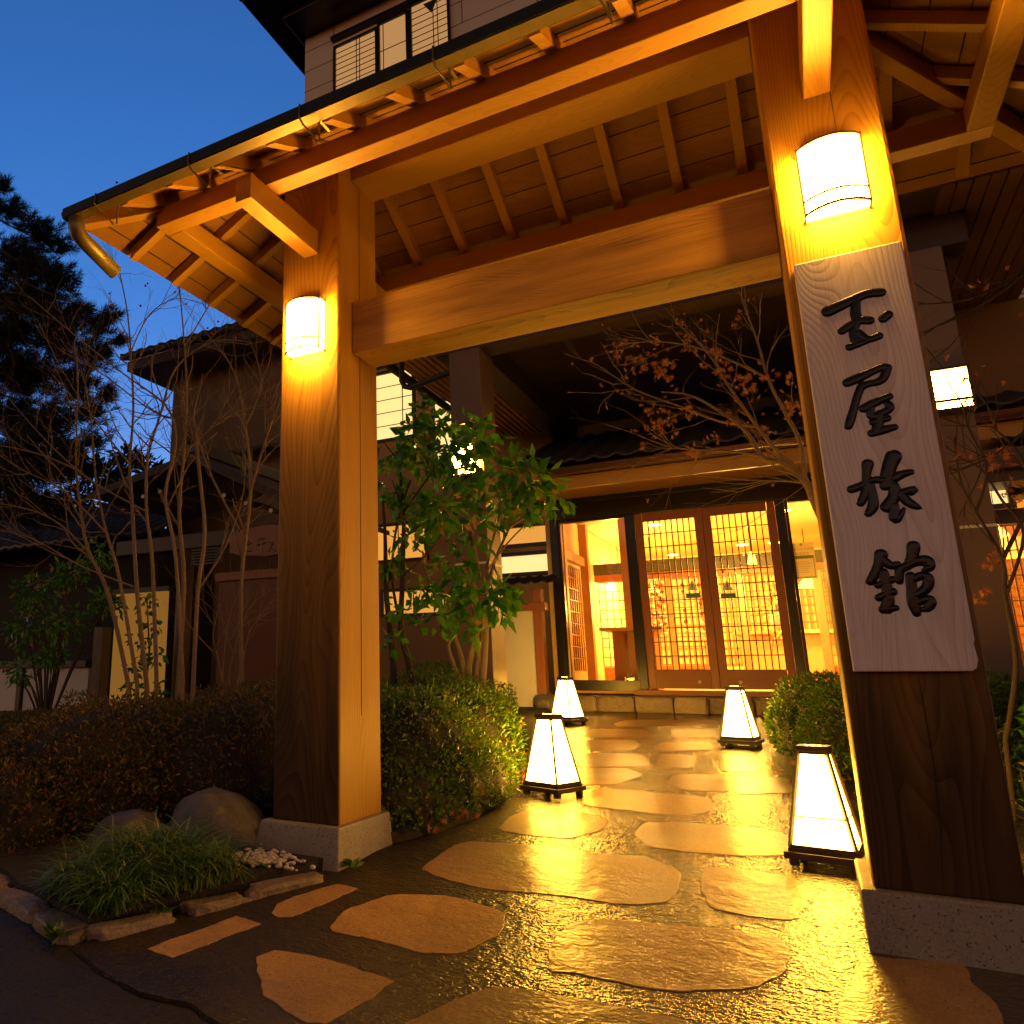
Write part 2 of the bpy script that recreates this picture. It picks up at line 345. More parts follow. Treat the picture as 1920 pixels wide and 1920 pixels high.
mx = N(nt, 'MixShader'); L(nt, fr.outputs[0], mx.inputs[0]); L(nt, tr.outputs[0], mx.inputs[1]); L(nt, gl.outputs[0], mx.inputs[2]); L(nt, mx.outputs[0], nt.nodes['Material Output'].inputs[0]); nt.nodes.remove(b)
# siding with panel joints on the upper storey
m, nt, b = newmat('cream_siding_panels'); M_SIDING = m
geo = N(nt, 'NewGeometry'); sp = N(nt, 'SeparateXYZ'); L(nt, geo.outputs['Position'], sp.inputs[0]); cb = N(nt, 'CombineXYZ'); L(nt, sp.outputs[0], cb.inputs[0]); L(nt, sp.outputs[2], cb.inputs[1])
br = N(nt, 'TexBrick'); br.inputs['Scale'].default_value = 1; br.inputs['Mortar Size'].default_value = .012; br.inputs['Brick Width'].default_value = 2.7; br.inputs['Row Height'].default_value = .47; br.inputs['Mortar Smooth'].default_value = .3
br.inputs['Color1'].default_value = (.74, .64, .50, 1); br.inputs['Color2'].default_value = (.78, .67, .53, 1); br.inputs['Mortar'].default_value = (.22, .17, .12, 1); L(nt, cb.outputs[0], br.inputs[0])
L(nt, br.outputs[0], b.inputs['Base Color']); b.inputs['Roughness'].default_value = .7; bump(nt, math_(nt, 'SUBTRACT', 1.0, br.outputs['Fac']), .6, .01, b)

# ================================================================== GROUND
def structure(name, mb, mat, **k): return mb.build(name, mat, kind='structure', **k)
def chaikin(p, n=1, w=.25):
    for _ in range(n):
        q = []
        for i in range(len(p)):
            a, b_ = Vector(p[i]), Vector(p[(i+1) % len(p)]); q += [a*(1-w)+b_*w, a*w+b_*(1-w)]
        p = q
    return p
def rough_outline(pts, step, amp, seed, smooth=1):
    p = chaikin([Vector((q[0], q[1], 0)) for q in pts], smooth, .12); out = []
    for i in range(len(p)):
        a, b_ = p[i], p[(i+1) % len(p)]; k = max(1, int((b_-a).length/step))
        for j in range(k):
            q = a.lerp(b_, j/k)
            out.append((q.x+amp*noise.noise(q*14+Vector((seed, 0, 0)))+amp*.6*noise.noise(q*45+Vector((0, seed, 3))),
                        q.y+amp*noise.noise(q*14+Vector((0, 0, seed)))+amp*.6*noise.noise(q*45+Vector((7, seed, 0)))))
    return out
g = MB(); ys = [-60, 0, 3, 6, 9.6, 90]
for i in range(5):
    f0, f1 = (gz(min(9.6, max(0, y))) for y in ys[i:i+2]); n = len(g.v)
    g.v += [(-90, ys[i], f0-.012), (90, ys[i], f0-.012), (90, ys[i+1], f1-.012), (-90, ys[i+1], f1-.012)]; g.f.append((n, n+1, n+2, n+3))
structure('street', g, M_STREET)
ap = [(-2.16,1.93),(-1.95,1.845),(-1.72,1.79),(-1.55,1.80),(-1.39,1.75),(-1.1,1.72),(-.8,1.6),(-.3,1.5),(.2,1.3),(2.6,1.2),(4.5,2.0),(4.5,9.3),(-2.8,9.3),(-2.62,8.9),(-2.32,7.8),(-1.58,4.9),(-1.56,3.96),(-1.76,3.35),(-1.85,2.88)]
structure('entrance_path', MB().prism(rough_outline(ap, .06, .012, 3, 0), lambda p: gz(p[1])-.05, lambda p: gz(p[1])), M_APRON)
bed = [(-2.22,2.03),(-1.87,2.85),(-1.78,3.4),(-1.60,3.98),(-1.62,4.8),(-2.36,7.8),(-2.66,9.14),(-14,9.14),(-14,4.2),(-5,3.0),(-2.85,2.22)]
structure('garden_bed', MB().prism(rough_outline(bed, .1, .02, 9, 0), lambda p: gz(p[1])-.05, lambda p: gz(p[1])+.045), M_SOIL)
bed2 = [(.16,4.7),(-.06,5.4),(-.36,7.3),(-.5,9.14),(4.4,9.14),(4.4,3.5),(.75,3.5),(.6,4.2)]
structure('garden_bed', MB().prism(rough_outline(bed2, .1, .02, 5, 0), lambda p: gz(p[1])-.05, lambda p: gz(p[1])+.045), M_SOIL)

FL = [
 ('long straight grey strip stone nearest the lilyturf clump', [(273,1780),(445,1718),(490,1733),(323,1796)], 0),
 ('short strip stone with one ragged end beside the left post base', [(507,1713),(522,1695),(550,1682),(632,1658),(672,1666),(620,1690),(548,1720),(520,1721)], 0),
 ('wide hexagonal flagstone in the middle of the apron left of the gate opening', [(615,1745),(645,1707),(735,1677),(845,1680),(948,1710),(940,1752),(862,1790),(790,1787),(690,1760)], 1),
 ('wedge shaped flagstone at the street edge below the strip stones', [(482,1795),(515,1782),(600,1795),(740,1840),(700,1870),(612,1920),(570,1917),(495,1868),(487,1840)], 0),
 ('big rounded flagstone cut by the lower edge of the photo', [(740,1930),(830,1885),(920,1852),(990,1856),(1107,1877),(1280,1910),(1330,1945),(1050,2040),(760,1990)], 1),
 ('broad dark brown flagstone with the strongest wet glitter along its upper left side', [(1028,1820),(1028,1773),(1063,1737),(1107,1723),(1187,1727),(1280,1737),(1383,1743),(1467,1760),(1482,1793),(1470,1827),(1413,1852),(1280,1860),(1207,1852),(1087,1827)], 1),
 ('largest long flagstone between the posts crossed by a lantern reflection', [(787,1630),(847,1587),(880,1578),(980,1583),(1140,1602),(1213,1607),(1277,1633),(1270,1673),(1247,1693),(1173,1697),(1040,1678),(907,1667),(827,1647)], 1),
 ('golden lit flagstone left of the right post base', [(1313,1647),(1327,1625),(1373,1628),(1480,1643),(1513,1660),(1510,1690),(1493,1727),(1413,1720),(1333,1703),(1317,1677)], 1),
 ('flagstone half in shadow in front of the sign post', [(1617,1790),(1663,1797),(1740,1800),(1813,1813),(1827,1847),(1877,1890),(1890,1960),(1700,2010),(1567,1950),(1570,1880),(1593,1843)], 1),
 ('flagstone mirroring the lantern just in front of the left hedge lantern', [(932,1557),(953,1533),(1000,1513),(1073,1517),(1140,1537),(1130,1557),(1067,1573),(993,1567)], 1),
 ('long rounded flagstone left of the nearest lantern', [(1188,1563),(1207,1543),(1280,1542),(1390,1550),(1475,1562),(1490,1603),(1380,1605),(1280,1597),(1213,1587)], 1),
 ('straight topped flagstone right of the left hedge lantern base', [(1092,1483),(1130,1478),(1280,1490),(1335,1497),(1330,1522),(1290,1530),(1240,1527),(1092,1510)], 1),
 ('small oblong flagstone left of the bright reflection of the far right lantern', [(1248,1470),(1262,1452),(1366,1453),(1368,1486),(1280,1481)], 1),
 ('square flagstone holding the reflection of the far right lantern', [(1378,1455),(1480,1458),(1492,1487),(1376,1490)], 1),
 ('flagstone with curved right end level with the left hedge lantern', [(1080,1440),(1173,1440),(1210,1453),(1160,1470),(1087,1472)], 1),
 ('straight sided flagstone in the bright strip behind the left hedge lantern', [(1068,1413),(1217,1413),(1220,1437),(1090,1438)], 0),
 ('right half of the split row in the middle of the path', [(1238,1413),(1305,1417),(1300,1440),(1226,1440)], 1),
 ('small flagstone right in front of the far right lantern', [(1345,1420),(1355,1413),(1420,1415),(1426,1446),(1350,1448)], 1),
 ('flagstone with a notched right end in the far part of the path', [(1097,1388),(1187,1387),(1203,1397),(1187,1407),(1100,1407)], 1),
 ('narrow flagstone left of the far right lantern base', [(1232,1393),(1330,1390),(1343,1405),(1236,1409)], 1),
 ('pale narrow flagstone right of the far left lantern', [(1100,1367),(1207,1368),(1232,1383),(1098,1383)], 1),
 ('thin flagstone with pointed left end near the step', [(1257,1367),(1345,1368),(1347,1382),(1260,1383)], 1),
 ('last flagstone before the entrance step', [(1150,1357),(1173,1350),(1345,1350),(1347,1362),(1160,1363)], 1),
]
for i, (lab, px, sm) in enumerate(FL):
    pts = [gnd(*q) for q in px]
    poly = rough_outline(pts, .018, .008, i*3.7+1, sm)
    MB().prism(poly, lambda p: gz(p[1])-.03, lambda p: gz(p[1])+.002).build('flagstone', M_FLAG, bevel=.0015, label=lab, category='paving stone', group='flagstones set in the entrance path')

def rock(name, c, size, seed, mat, rot=0, amp=.22, sub=4, box=.0, **tags):
    import bmesh
    bm = bmesh.new(); bmesh.ops.create_icosphere(bm, subdivisions=sub, radius=1)
    for v in bm.verts:
        p = v.co.copy(); n1 = noise.noise(p*1.1+Vector((seed, 0, 0)))*amp + noise.noise(p*2.7+Vector((0, seed, 0)))*amp*.4 + noise.noise(p*9+Vector((0, 0, seed)))*amp*.06
        if box:
            e = 2/(2+box*6); p = Vector([math.copysign(abs(t)**e, t) for t in p])
        p *= 1+n1; v.co = Vector((p.x*size[0], p.y*size[1], p.z*size[2]))
    me = bpy.data.meshes.new(name); bm.to_mesh(me); bm.free()
    o = finish(me, name, mat, None, Vector(c), True, **tags); o.rotation_euler = (0, 0, rot); return o
rock('boulder', (-2.48,3.0,-.765), (.26,.22,.235), 2.3, M_BOULDER, .3, label='large grey boulder beside the left post base', category='rock', group='garden boulders')
rock('boulder', (-2.77,2.74,-.79), (.19,.15,.165), 8.1, M_BOULDER, 1.1, label='smaller grey boulder half hidden behind the lilyturf', category='rock', group='garden boulders')
rock('boulder', (-2.70,2.33,-.83), (.09,.08,.07), 5.5, M_BOULDER, .4, label='small dark stone at the left end of the lilyturf', category='rock', group='garden boulders')
ka, kb = Vector((-2.15,1.99,0)), Vector((-1.80,2.85,0)); ang = math.atan2(kb.y-ka.y, kb.x-ka.x)
for i, (t0, t1, lab) in enumerate([(.0,.34,'kerb stone at the corner of the garden bed'),(.36,.62,'kerb stone under the lilyturf blades'),(.64,1.0,'lit kerb stone touching the left post base')]):
    m_ = ka.lerp(kb, (t0+t1)/2); rock('kerb_stone', (m_.x, m_.y, gz(m_.y)-.012), ((t1-t0)*.475, .05, .042), i*2.2+.4, M_KERB, ang, .22, 4, .45, label=lab, category='kerb stone', group='kerb stones round the garden bed')
for i, (a, b_, lab) in enumerate([((-2.19,1.98),(-2.47,2.06),'pale kerb stone facing the street next to the corner'),((-2.49,2.07),(-2.82,2.17),'grey kerb stone at the left edge of the photo'),((-2.85,2.18),(-3.35,2.33),'farthest kerb stone along the street side of the bed')]):
    a, b_ = Vector((*a, 0)), Vector((*b_, 0)); m_ = a.lerp(b_, .5)
    rock('kerb_stone', (m_.x, m_.y, gz(m_.y)-.012), ((b_-a).length*.52, .055, .042), i*3.1+9, M_KERB, math.atan2(b_.y-a.y, b_.x-a.x), .24, 4, .45, label=lab, category='kerb stone', group='kerb stones round the garden bed')
# pebbles beside the base
mb = MB()
import bmesh
V, F = [], []
bm = bmesh.new(); bmesh.ops.create_icosphere(bm, subdivisions=2, radius=1); iv = np.array([v.co[:] for v in bm.verts]); iff = np.array([[v.index for v in f.verts] for f in bm.faces]); bm.free()
for i in range(260):
    x, y = rnd.gauss(-2.05, .075), rnd.gauss(2.80, .045); s = rnd.uniform(.007, .013); a = rnd.random()*6
    q = iv*np.array([s*rnd.uniform(.8,1.5), s, s*.7]); q = q@np.array([[math.cos(a),-math.sin(a),0],[math.sin(a),math.cos(a),0],[0,0,1]]).T + np.array([x, y, gz(y)+.05+rnd.uniform(0,.014)])
    F.append(iff+len(V)*0+i*len(iv)); V.append(q)
npmesh('white_gravel', np.concatenate(V), np.concatenate(F), M_PEBBLE, None, True, kind='stuff', label='small patch of white pebbles beside the left post base', category='gravel')

# ================================================================== THE GATE
gate = thing('gate', 'big roofed timber gate on two thick posts over the entrance path', 'gate', (-.8525, 3.2, -.8))
def part(mb, name, mat, parent, bevel=.004, **k): return mb.build(name, mat, parent, bevel=bevel, **k)
for (x0, x1, bx0, bx1) in ((-2.15,-1.803,-2.232,-1.772),(.08,.445,.046,.50)):
    p = part(MB().box(x0, x1, 3.0, 3.39, -.645, 2.60), 'post', WPOST, gate, .012)
    n = MB().hexa([(bx0,2.94,-.83),(bx1,2.94,-.83),(bx1,3.46,-.83),(bx0,3.46,-.83),(x0-.035,2.965,-.64),(x1+.02,2.965,-.64),(x1+.02,3.43,-.64),(x0-.035,3.43,-.64)])
    part(n, 'stone_base', M_GRANITE, p, .008)
    part(MB().box(x1-.001, x1+.0012, 3.20, 3.2035, -.2, 2.5), 'drying_split', M_CORE, p, 0)
mb = MB()
for pts in ([(1722,1268),(1735,1340),(1752,1440),(1764,1560),(1768,1670)],): mb.tube([at(p[0],p[1],2.9995) for p in pts], [.0006,.0016,.002,.0016,.0008], 5)
mb.build('drying_split', M_CORE, p)
mb = MB().tube([at(q[0],q[1],2.9995) for q in ((1556,170),(1563,215),(1572,262))], [.0014,.0012,.0005], 5); mb.build('drying_split', M_CORE, p)
part(MB().box(-1.801, .079, 3.12, 3.35, 1.545, 1.822), 'tie_beam', WTIE, gate, .006)
part(MB().box(-1.801, .079, 3.115, 3.345, 2.52, 2.64), 'main_beam', WX, gate, .005)
for xc in (-1.97, .261):
    part(MB().box(xc-.043, xc+.043, 2.43, 2.999, 2.07, 2.199), 'bracket_arm', WY, gate, .004)
    part(MB().box(xc-.043, xc+.043, 3.391, 3.96, 2.07, 2.199), 'bracket_arm', WY, gate, .004)
PX0, PX1, PY0, PY1 = -2.62, .915, 2.545, 3.845
for y0 in (PY0, PY1-.095): part(MB().box(PX0, PX1, y0, y0+.095, 2.2, 2.302), 'purlin', WX, gate, .004)
for x0 in (PX0, PX1-.095): part(MB().box(x0, x0+.095, PY0+.096, PY1-.096, 2.199, 2.301), 'purlin', WY, gate, .004)
# hip roof planes: rafter soffit z = 2.305 + .5*d, d = distance inside the purlin's outer face
EX0, EX1, EY0, EY1 = -2.96, 1.255, 2.235, 4.155
YM = (PY0+PY1)/2; RD = (PY1-PY0)/2; RH = .062
def zr(d): return 2.305+.52*d
RW = .044
xs = [-2.59+.2865*i for i in range(13)]
for x in xs:                                             # front and rear rafters, cut where they meet the hips
    xi = x-PX0; lim = min(RD-.03, xi-.03 if x < -1.9 else 9, PX1-x-.03 if x > .2 else 9)
    for sgn in (1, -1):
        e = .24
        if lim < -e+.1: continue
        y_of = lambda d: (PY0+d) if sgn > 0 else (PY1-d)
        a, b_ = (x, y_of(-e), zr(-e)), (x, y_of(lim), zr(lim))
        mb = MB(); p = []
        for (q, dz) in ((a, 0), (b_, 0)):
            p += [(q[0]-RW/2, q[1], q[2]), (q[0]+RW/2, q[1], q[2]), (q[0]+RW/2, q[1], q[2]+RH), (q[0]-RW/2, q[1], q[2]+RH)]
        part(mb.hexa(p if sgn > 0 else [p[i] for i in (1,0,3,2,5,4,7,6)]), 'rafter', WY, gate, 0)
yj = [2.672+.319*i for i in range(5)]
for y in yj:                                             # side rafters
    yi = min(y-PY0, PY1-y); lim = min(yi-.03, RD-.03)
    for sgn in (1, -1):
        e = .285; xo = lambda d: (PX0+d) if sgn > 0 else (PX1-d)
        p = []
        for d in (-e, lim):
            p += [(xo(d), y+RW/2, zr(d)), (xo(d), y-RW/2, zr(d)), (xo(d), y-RW/2, zr(d)+RH), (xo(d), y+RW/2, zr(d)+RH)]
        part(MB().hexa(p if sgn > 0 else [p[i] for i in (1,0,3,2,5,4,7,6)]), 'rafter', WX, gate, 0)
for sx in (1, -1):                                       # hip rafters
    for sy in (1, -1):
        xo = lambda d: (PX0+d) if sx > 0 else (PX1-d)
        yo = lambda d: (PY0+d) if sy > 0 else (PY1-d)
        a, b_ = Vector((xo(-.27), yo(-.27), zr(-.27)+.012)), Vector((xo(RD-.03), yo(RD-.03), zr(RD-.03)+.012))
        part(MB().beam(a, b_, .06, .09), 'hip_rafter', WY, gate, .003)
def hip_shell(off0, off1, ex0, ex1, ey0, ey1):
    """four roof slopes between two vertical offsets above the rafter soffit planes"""
    mb = MB(); r0, r1 = (PX0+RD, YM), (PX1-RD, YM)
    def z(x, y, o): return zr(min(x-PX0, PX1-x, y-PY0, PY1-y))+o
    c = [(ex0,ey0),(ex1,ey0),(ex1,ey1),(ex0,ey1)]
    for o in (off0, off1):
        mb.v += [(x, y, 2.305-.52*.31+o) for x, y in c] + [(r0[0], r0[1], zr(RD)+o), (r1[0], r1[1], zr(RD)+o)]
    for k, flip in ((0, False), (6, True)):
        for f in ((0,4,5,1),(1,5,2),(2,5,4,3),(3,4,0)):
            q = tuple(k+i for i in f); mb.f.append(q if not flip else q[::-1])
    for a, b_ in ((0,1),(1,2),(2,3),(3,0)): mb.f.append((a, b_, b_+6, a+6))
    return mb
part(hip_shell(RH+.001, RH+.018, EX0, EX1, EY0, EY1), 'soffit_boards', WBOARD, gate, 0)
part(hip_shell(RH+.02, RH+.048, EX0-.012, EX1+.012, EY0+.02, EY1+.012), 'roof_cover', M_TILE, gate, 0)
# joints of the soffit boards, one dark line per board under each slope
mb = MB()
for k in range(8):
    d = -.25+.12*k
    for sgn, yy in ((1, PY0+d), (-1, PY1-d)):
        xa, xb = max(EX0+.02, PX0+d), min(EX1-.02, PX1-d)
        if d < RD-.05: mb.box(xa, xb, yy-.002, yy+.002, zr(d)+RH-.0022, zr(d)+RH+.0005)
    for xx in (PX0+d, PX1-d):
        ya, yb = max(EY0+.02, PY0+d), min(EY1-.02, PY1-d)
        if yb > ya+.05: mb.box(xx-.002, xx+.002, ya, yb, zr(d)+RH-.0022, zr(d)+RH+.0005)
part(mb, 'board_joints', M_CORE, gate, 0)
# box gutter along the front eave, hangers and outlet pipe
gx0, gx1 = -2.86, 1.16
gut = part(MB().box(gx0, gx1, 2.166, 2.171, 2.122, 2.172), 'gutter', M_METAL, gate, 0)
part(MB().box(gx0, gx1, 2.1715, 2.226, 2.118, 2.1225), 'gutter_floor', M_BRASS, gut, 0)  # bronze floor against the near-black front paints in the lit and unlit faces
part(MB().box(gx0, gx0+.005, 2.1715, 2.23, 2.123, 2.172).box(gx1-.005, gx1, 2.1715, 2.23, 2.123, 2.172), 'gutter_end', M_METAL, gut, 0)
for x in [-2.63+.5730*i for i in range(7)]:
    h = MB().tube([(x,2.164,2.175),(x,2.160,2.118),(x,2.19,2.100),(x+.012,2.225,2.085),(x+.02,2.262,2.06),(x+.018,2.285,2.075),(x+.01,2.29,2.13),(x+.005,2.30,2.19)], .0042, 6)
    h.box(x-.008, x+.004, 2.295, 2.39, 2.205, 2.211)
    part(h, 'gutter_hanger', M_BRASS, gut, 0)
pp = [(-2.80,2.205,2.12),(-2.80,2.205,2.075),(-2.80,2.225,2.045),(-2.80,2.26,2.028),(-2.795,2.46,1.955)]
part(MB().tube(pp, [.038,.039,.04,.039,.039], 14), 'outlet_pipe', M_BRASS, gate, 0, smooth=True)

# ------------------------------------------------------------------ curved wall lamps on the two gate posts
def wall_lamp(loc, label):
    t = thing('wall_lamp', label, 'wall lamp', loc, 'curved wall lamps on the gate posts')
    x0, y0, z0 = loc; w, d, h = .096, .10, .258; n = 12
    prof = [(x0-w+2*w*i/n, y0-(.052+(d-.052)*math.sin(math.pi*i/n)**.8)) for i in range(n+1)]
    poly = [(x0-w, y0-.004)]+prof+[(x0+w, y0-.004)]
    MB().prism(poly, z0-h/2, z0+h/2).build('lamp_shade', M_SCONCE, t, smooth=False)
    MB().prism([(x0-w*.9, y0-.003)]+[(x0+(p_[0]-x0)*.96, y0-(y0-p_[1])*.86) for p_ in prof]+[(x0+w*.9, y0-.003)], z0+h/2+.0035, z0+h/2+.009).build('lamp_cap', M_SFRAME, t)
    fr = MB()
    for zz in (z0+h/2-.002, z0-h/2-.004, z0-h/2+.045):
        for i in range(n):
            a, b_ = prof[i], prof[i+1]; fr.beam((a[0], a[1]-.003, zz), (b_[0], b_[1]-.003, zz), .007, .0075)
    for sx in (-1, 1): fr.box(x0+sx*(w+.002)-.0035, x0+sx*(w+.002)+.0035, y0-.059, y0-.051, z0-h/2-.008, z0+h/2+.004); fr.box(x0+sx*(w+.002)-.003, x0+sx*(w+.002)+.003, y0-.051, y0-.004, z0-h/2-.008, z0-h/2-.001); fr.box(x0+sx*(w+.002)-.003, x0+sx*(w+.002)+.003, y0-.051, y0-.004, z0-h/2+.042, z0-h/2+.048); fr.box(x0+sx*(w+.002)-.003, x0+sx*(w+.002)+.003, y0-.051, y0-.004, z0+h/2-.003, z0+h/2+.003)
    fr.box(x0-w-.006, x0+w+.006, y0-.0035, y0, z0-h/2-.012, z0+h/2+.012)
    fr.build('lamp_frame', M_SFRAME, t); return t
wall_lamp((-1.985, 3.0, 1.668), 'glowing curved wall lamp on the left gate post above the hedge')
wall_lamp((.264, 3.0, 1.708), 'glowing curved wall lamp above the sign board on the right post')

# ------------------------------------------------------------------ the sign board with brush lettering
YB = 2.955
sgn = thing('sign_board', 'tall weathered pale board with four raised black brush characters on the right post', 'sign', (.266, 2.98, .70))
pb = [(.1085,-.005),(.405,-.004),(.416,.004),(.4235,.03),(.4195,.075),(.4235,.09),(.424,1.404),(.1085,1.404)]
MB().extrude_y(pb, YB, 2.999).build('board', WSIGN, sgn, bevel=.004)
def z6(x, y): return at(1280+x/3, 640+y/3, YB)
def z3(x, y): return at(1280+x/3, y/3, YB)
KW = .00073
def stroke(mb, pts, conv):
    P = []
    for q in pts:
        c = conv(q[0], q[1]); P.append((c.x, c.z, q[2]*KW*.5))
    out = []
    for i in range(len(P)-1):                             # Catmull-Rom
        p0, p1, p2, p3 = P[max(i-1,0)], P[i], P[i+1], P[min(i+2,len(P)-1)]
        for k in range(6):
            t = k/6; out.append(tuple(.5*((2*p1[j])+(-p0[j]+p2[j])*t+(2*p0[j]-5*p1[j]+4*p2[j]-p3[j])*t*t+(-p0[j]+3*p1[j]-3*p2[j]+p3[j])*t**3) for j in range(3)))
    out.append(P[-1])
    def ext(a, b_):                                       # rounded ends
        dx, dz = a[0]-b_[0], a[1]-b_[1]; l = math.hypot(dx, dz) or 1; r = a[2]
        return [(a[0]+dx/l*r*s, a[1]+dz/l*r*s, r*q) for s, q in ((.95,.25),(.75,.66),(.4,.92))]
    out = ext(out[0], out[1]) + out + ext(out[-1], out[-2])[::-1]
    base = len(mb.v); K = 7; m_ = len(out)
    for i, (x, z, r) in enumerate(out):
        a, b_ = out[max(i-1,0)], out[min(i+1,m_-1)]; dx, dz = b_[0]-a[0], b_[1]-a[1]; l = math.hypot(dx, dz) or 1; nx, nz = -dz/l, dx/l
        for k in range(K):
            t = math.pi*k/(K-1); c, s = math.cos(t), math.sin(t)**.55 if 0 < k < K-1 else 0
            mb.v.append((x+nx*r*c, YB+.002-s*min(.0065, r*.5)-.0, z+nz*r*c))
    for i in range(m_-1):
        for k in range(K-1): mb.f.append((base+i*K+k, base+i*K+k+1, base+(i+1)*K+k+1, base+(i+1)*K+k))
CH = [
 [(z3,[(820,1750,62),(940,1695,52),(1030,1655,48),(1112,1645,48)]),(z3,[(975,1690,40),(972,1760,46),(978,1800,46),(962,1860,42),(970,1915,44),(985,1938,36)]),
  (z3,[(897,1862,40),(950,1826,44),(1000,1803,44),(1050,1803,44)]),(z3,[(985,1870,40),(1040,1908,38),(1102,1890,40)]),(z3,[(940,1952,40),(1000,1930,36),(1060,1908,30)]),(z3,[(1130,1792,44),(1152,1772,46)])],
 [(z6,[(928,232,46),(985,207,50),(1060,172,40),(1120,147,40),(1146,150,46)]),(z6,[(1150,148,40),(1132,200,40),(1100,226,40),(1040,240,36),(1000,262,36)]),(z6,[(1010,243,36),(985,300,36),(965,370,36),(945,440,40),(932,478,36)]),
  (z6,[(1020,377,44),(1080,345,44),(1162,310,34)]),(z6,[(1055,370,34),(1062,418,40),(1100,416,42),(1165,376,38),(1150,345,32)]),(z6,[(1110,410,44),(1100,460,46),(1092,500,44)]),(z6,[(1072,455,36),(1152,433,34)]),(z6,[(1066,516,40),(1120,500,44),(1190,483,34)])],
 [(z6,[(1040,692,52),(1034,740,40),(1030,800,40)]),(z6,[(950,832,40),(1010,810,40),(1060,780,36),(1130,780,40)]),(z6,[(1040,800,40),(1025,860,40),(1002,910,36)]),(z6,[(1055,805,36),(1070,870,40),(1070,930,46),(1045,968,36)]),
  (z6,[(1185,650,68),(1165,700,60),(1150,760,58),(1140,812,48)]),(z6,[(1190,768,46),(1240,745,40),(1283,735,30)]),(z6,[(1155,790,60),(1190,830,50),(1186,880,52),(1150,930,56)]),(z6,[(1210,862,44),(1245,848,40),(1302,832,34),(1285,852,30)]),
  (z6,[(1230,866,44),(1270,905,42),(1315,930,32),(1345,940,12)]),(z6,[(1188,925,42),(1195,998,46),(1220,978,34),(1245,942,18)])],
 [(z6,[(1115,1202,56),(1105,1242,44),(1085,1300,44),(1056,1350,40)]),(z6,[(1120,1230,44),(1170,1260,40),(1205,1256,36)]),(z6,[(1130,1300,40),(1140,1350,44),(1150,1400,44),(1155,1450,50),(1150,1500,54)]),(z6,[(1100,1372,34),(1180,1340,34)]),
  (z6,[(1105,1442,36),(1180,1410,40)]),(z6,[(1130,1508,40),(1200,1500,28)]),(z6,[(1298,1155,54),(1293,1200,48),(1280,1240,44)]),(z6,[(1220,1350,32),(1222,1290,40),(1260,1265,40),(1310,1240,44),(1370,1236,54),(1387,1268,44),(1362,1288,26)]),
  (z6,[(1282,1320,40),(1290,1400,44),(1300,1470,50),(1316,1530,34)]),(z6,[(1290,1342,36),(1340,1320,40),(1380,1332,44),(1375,1382,44),(1330,1420,40),(1300,1430,36)]),(z6,[(1310,1472,40),(1378,1450,40),(1395,1470,44),(1380,1500,36),(1345,1510,24)])],
]
for ch in CH:
    mb = MB()
    for conv, pts in ch: stroke(mb, pts, conv)
    mb.build('character', M_LACQ, sgn, smooth=True)

# ------------------------------------------------------------------ floor lanterns
def frustum_panel(mb, z0, z1, H, b, t, face, inset):
    pass
def floor_lantern(loc, rotz, label):
    t = thing('floor_lantern', label, 'lantern', loc, 'floor lanterns along the path')
    X, Y, Z = loc; b, tp = .112, .05                       # half widths at bottom and top of the shade
    za, zb = Z+.065, Z+.425
    tr_ = MB().box(X-.135, X+.135, Y-.135, Y+.135, Z+.025, Z+.05).box(X-.12, X+.12, Y-.12, Y+.12, Z+.05, Z+.064)
    tr_.build('base_tray', M_LFRAME, t, bevel=.002)
    for sx in (-1, 1):
        for sy in (-1, 1): MB().box(X+sx*.105-.015, X+sx*.105+.015, Y+sy*.105-.015, Y+sy*.105+.015, Z, Z+.0245).build('foot', M_LFRAME, t)
    def hw(z): return b+(tp-b)*(z-za)/(zb-za)
    q = lambda h, z: [(X-h,Y-h,z),(X+h,Y-h,z),(X+h,Y+h,z),(X-h,Y+h,z)]
    MB().hexa(q(b-.004, za)+q(tp-.004, zb)).build('lamp_shade', M_SHADE, t)
    fr = MB(); s = .0065
    for sx in (-1, 1):
        for sy in (-1, 1): fr.beam((X+sx*b, Y+sy*b, za-.001), (X+sx*tp, Y+sy*tp, zb), .012, .012)
    for zz in (za+.005, za+.115, zb-.004):
        h = hw(zz); w_ = .012 if zz != za+.115 else .0055
        for k in range(4):
            c = q(h, zz); fr.beam(c[k], c[(k+1) % 4], w_*.8, w_)
    fr.build('lamp_frame', M_LFRAME, t)
    cap = MB().box(X-.058, X+.058, Y-.058, Y+.058, zb+.001, zb+.022)
    cp = cap.build('cap', M_LFRAME, t, bevel=.002)
    v = MB()
    for k in (-1, 0, 1): v.lathe((X+k*.022, Y-.01, zb+.0222), [(.008,0),(.008,.001)], 10)
    v.build('vent_hole', M_SHADE, cp)
    t.rotation_euler = (0, 0, rotz); return t
for (x, y), rz, lab in (((-.036,3.84), R(-7), 'glowing pyramid lantern nearest the camera beside the right post'),((-1.38,4.70), R(-20), 'glowing pyramid lantern against the clipped hedge left of the path'),
                      ((-2.13,7.9), R(-22), 'glowing pyramid lantern farthest back at the left by the entrance step'),((-.545,6.92), R(-9), 'glowing pyramid lantern at the foot of the round bush right of the path')):
    floor_lantern((x, y, gz(y)+.004), rz, lab)

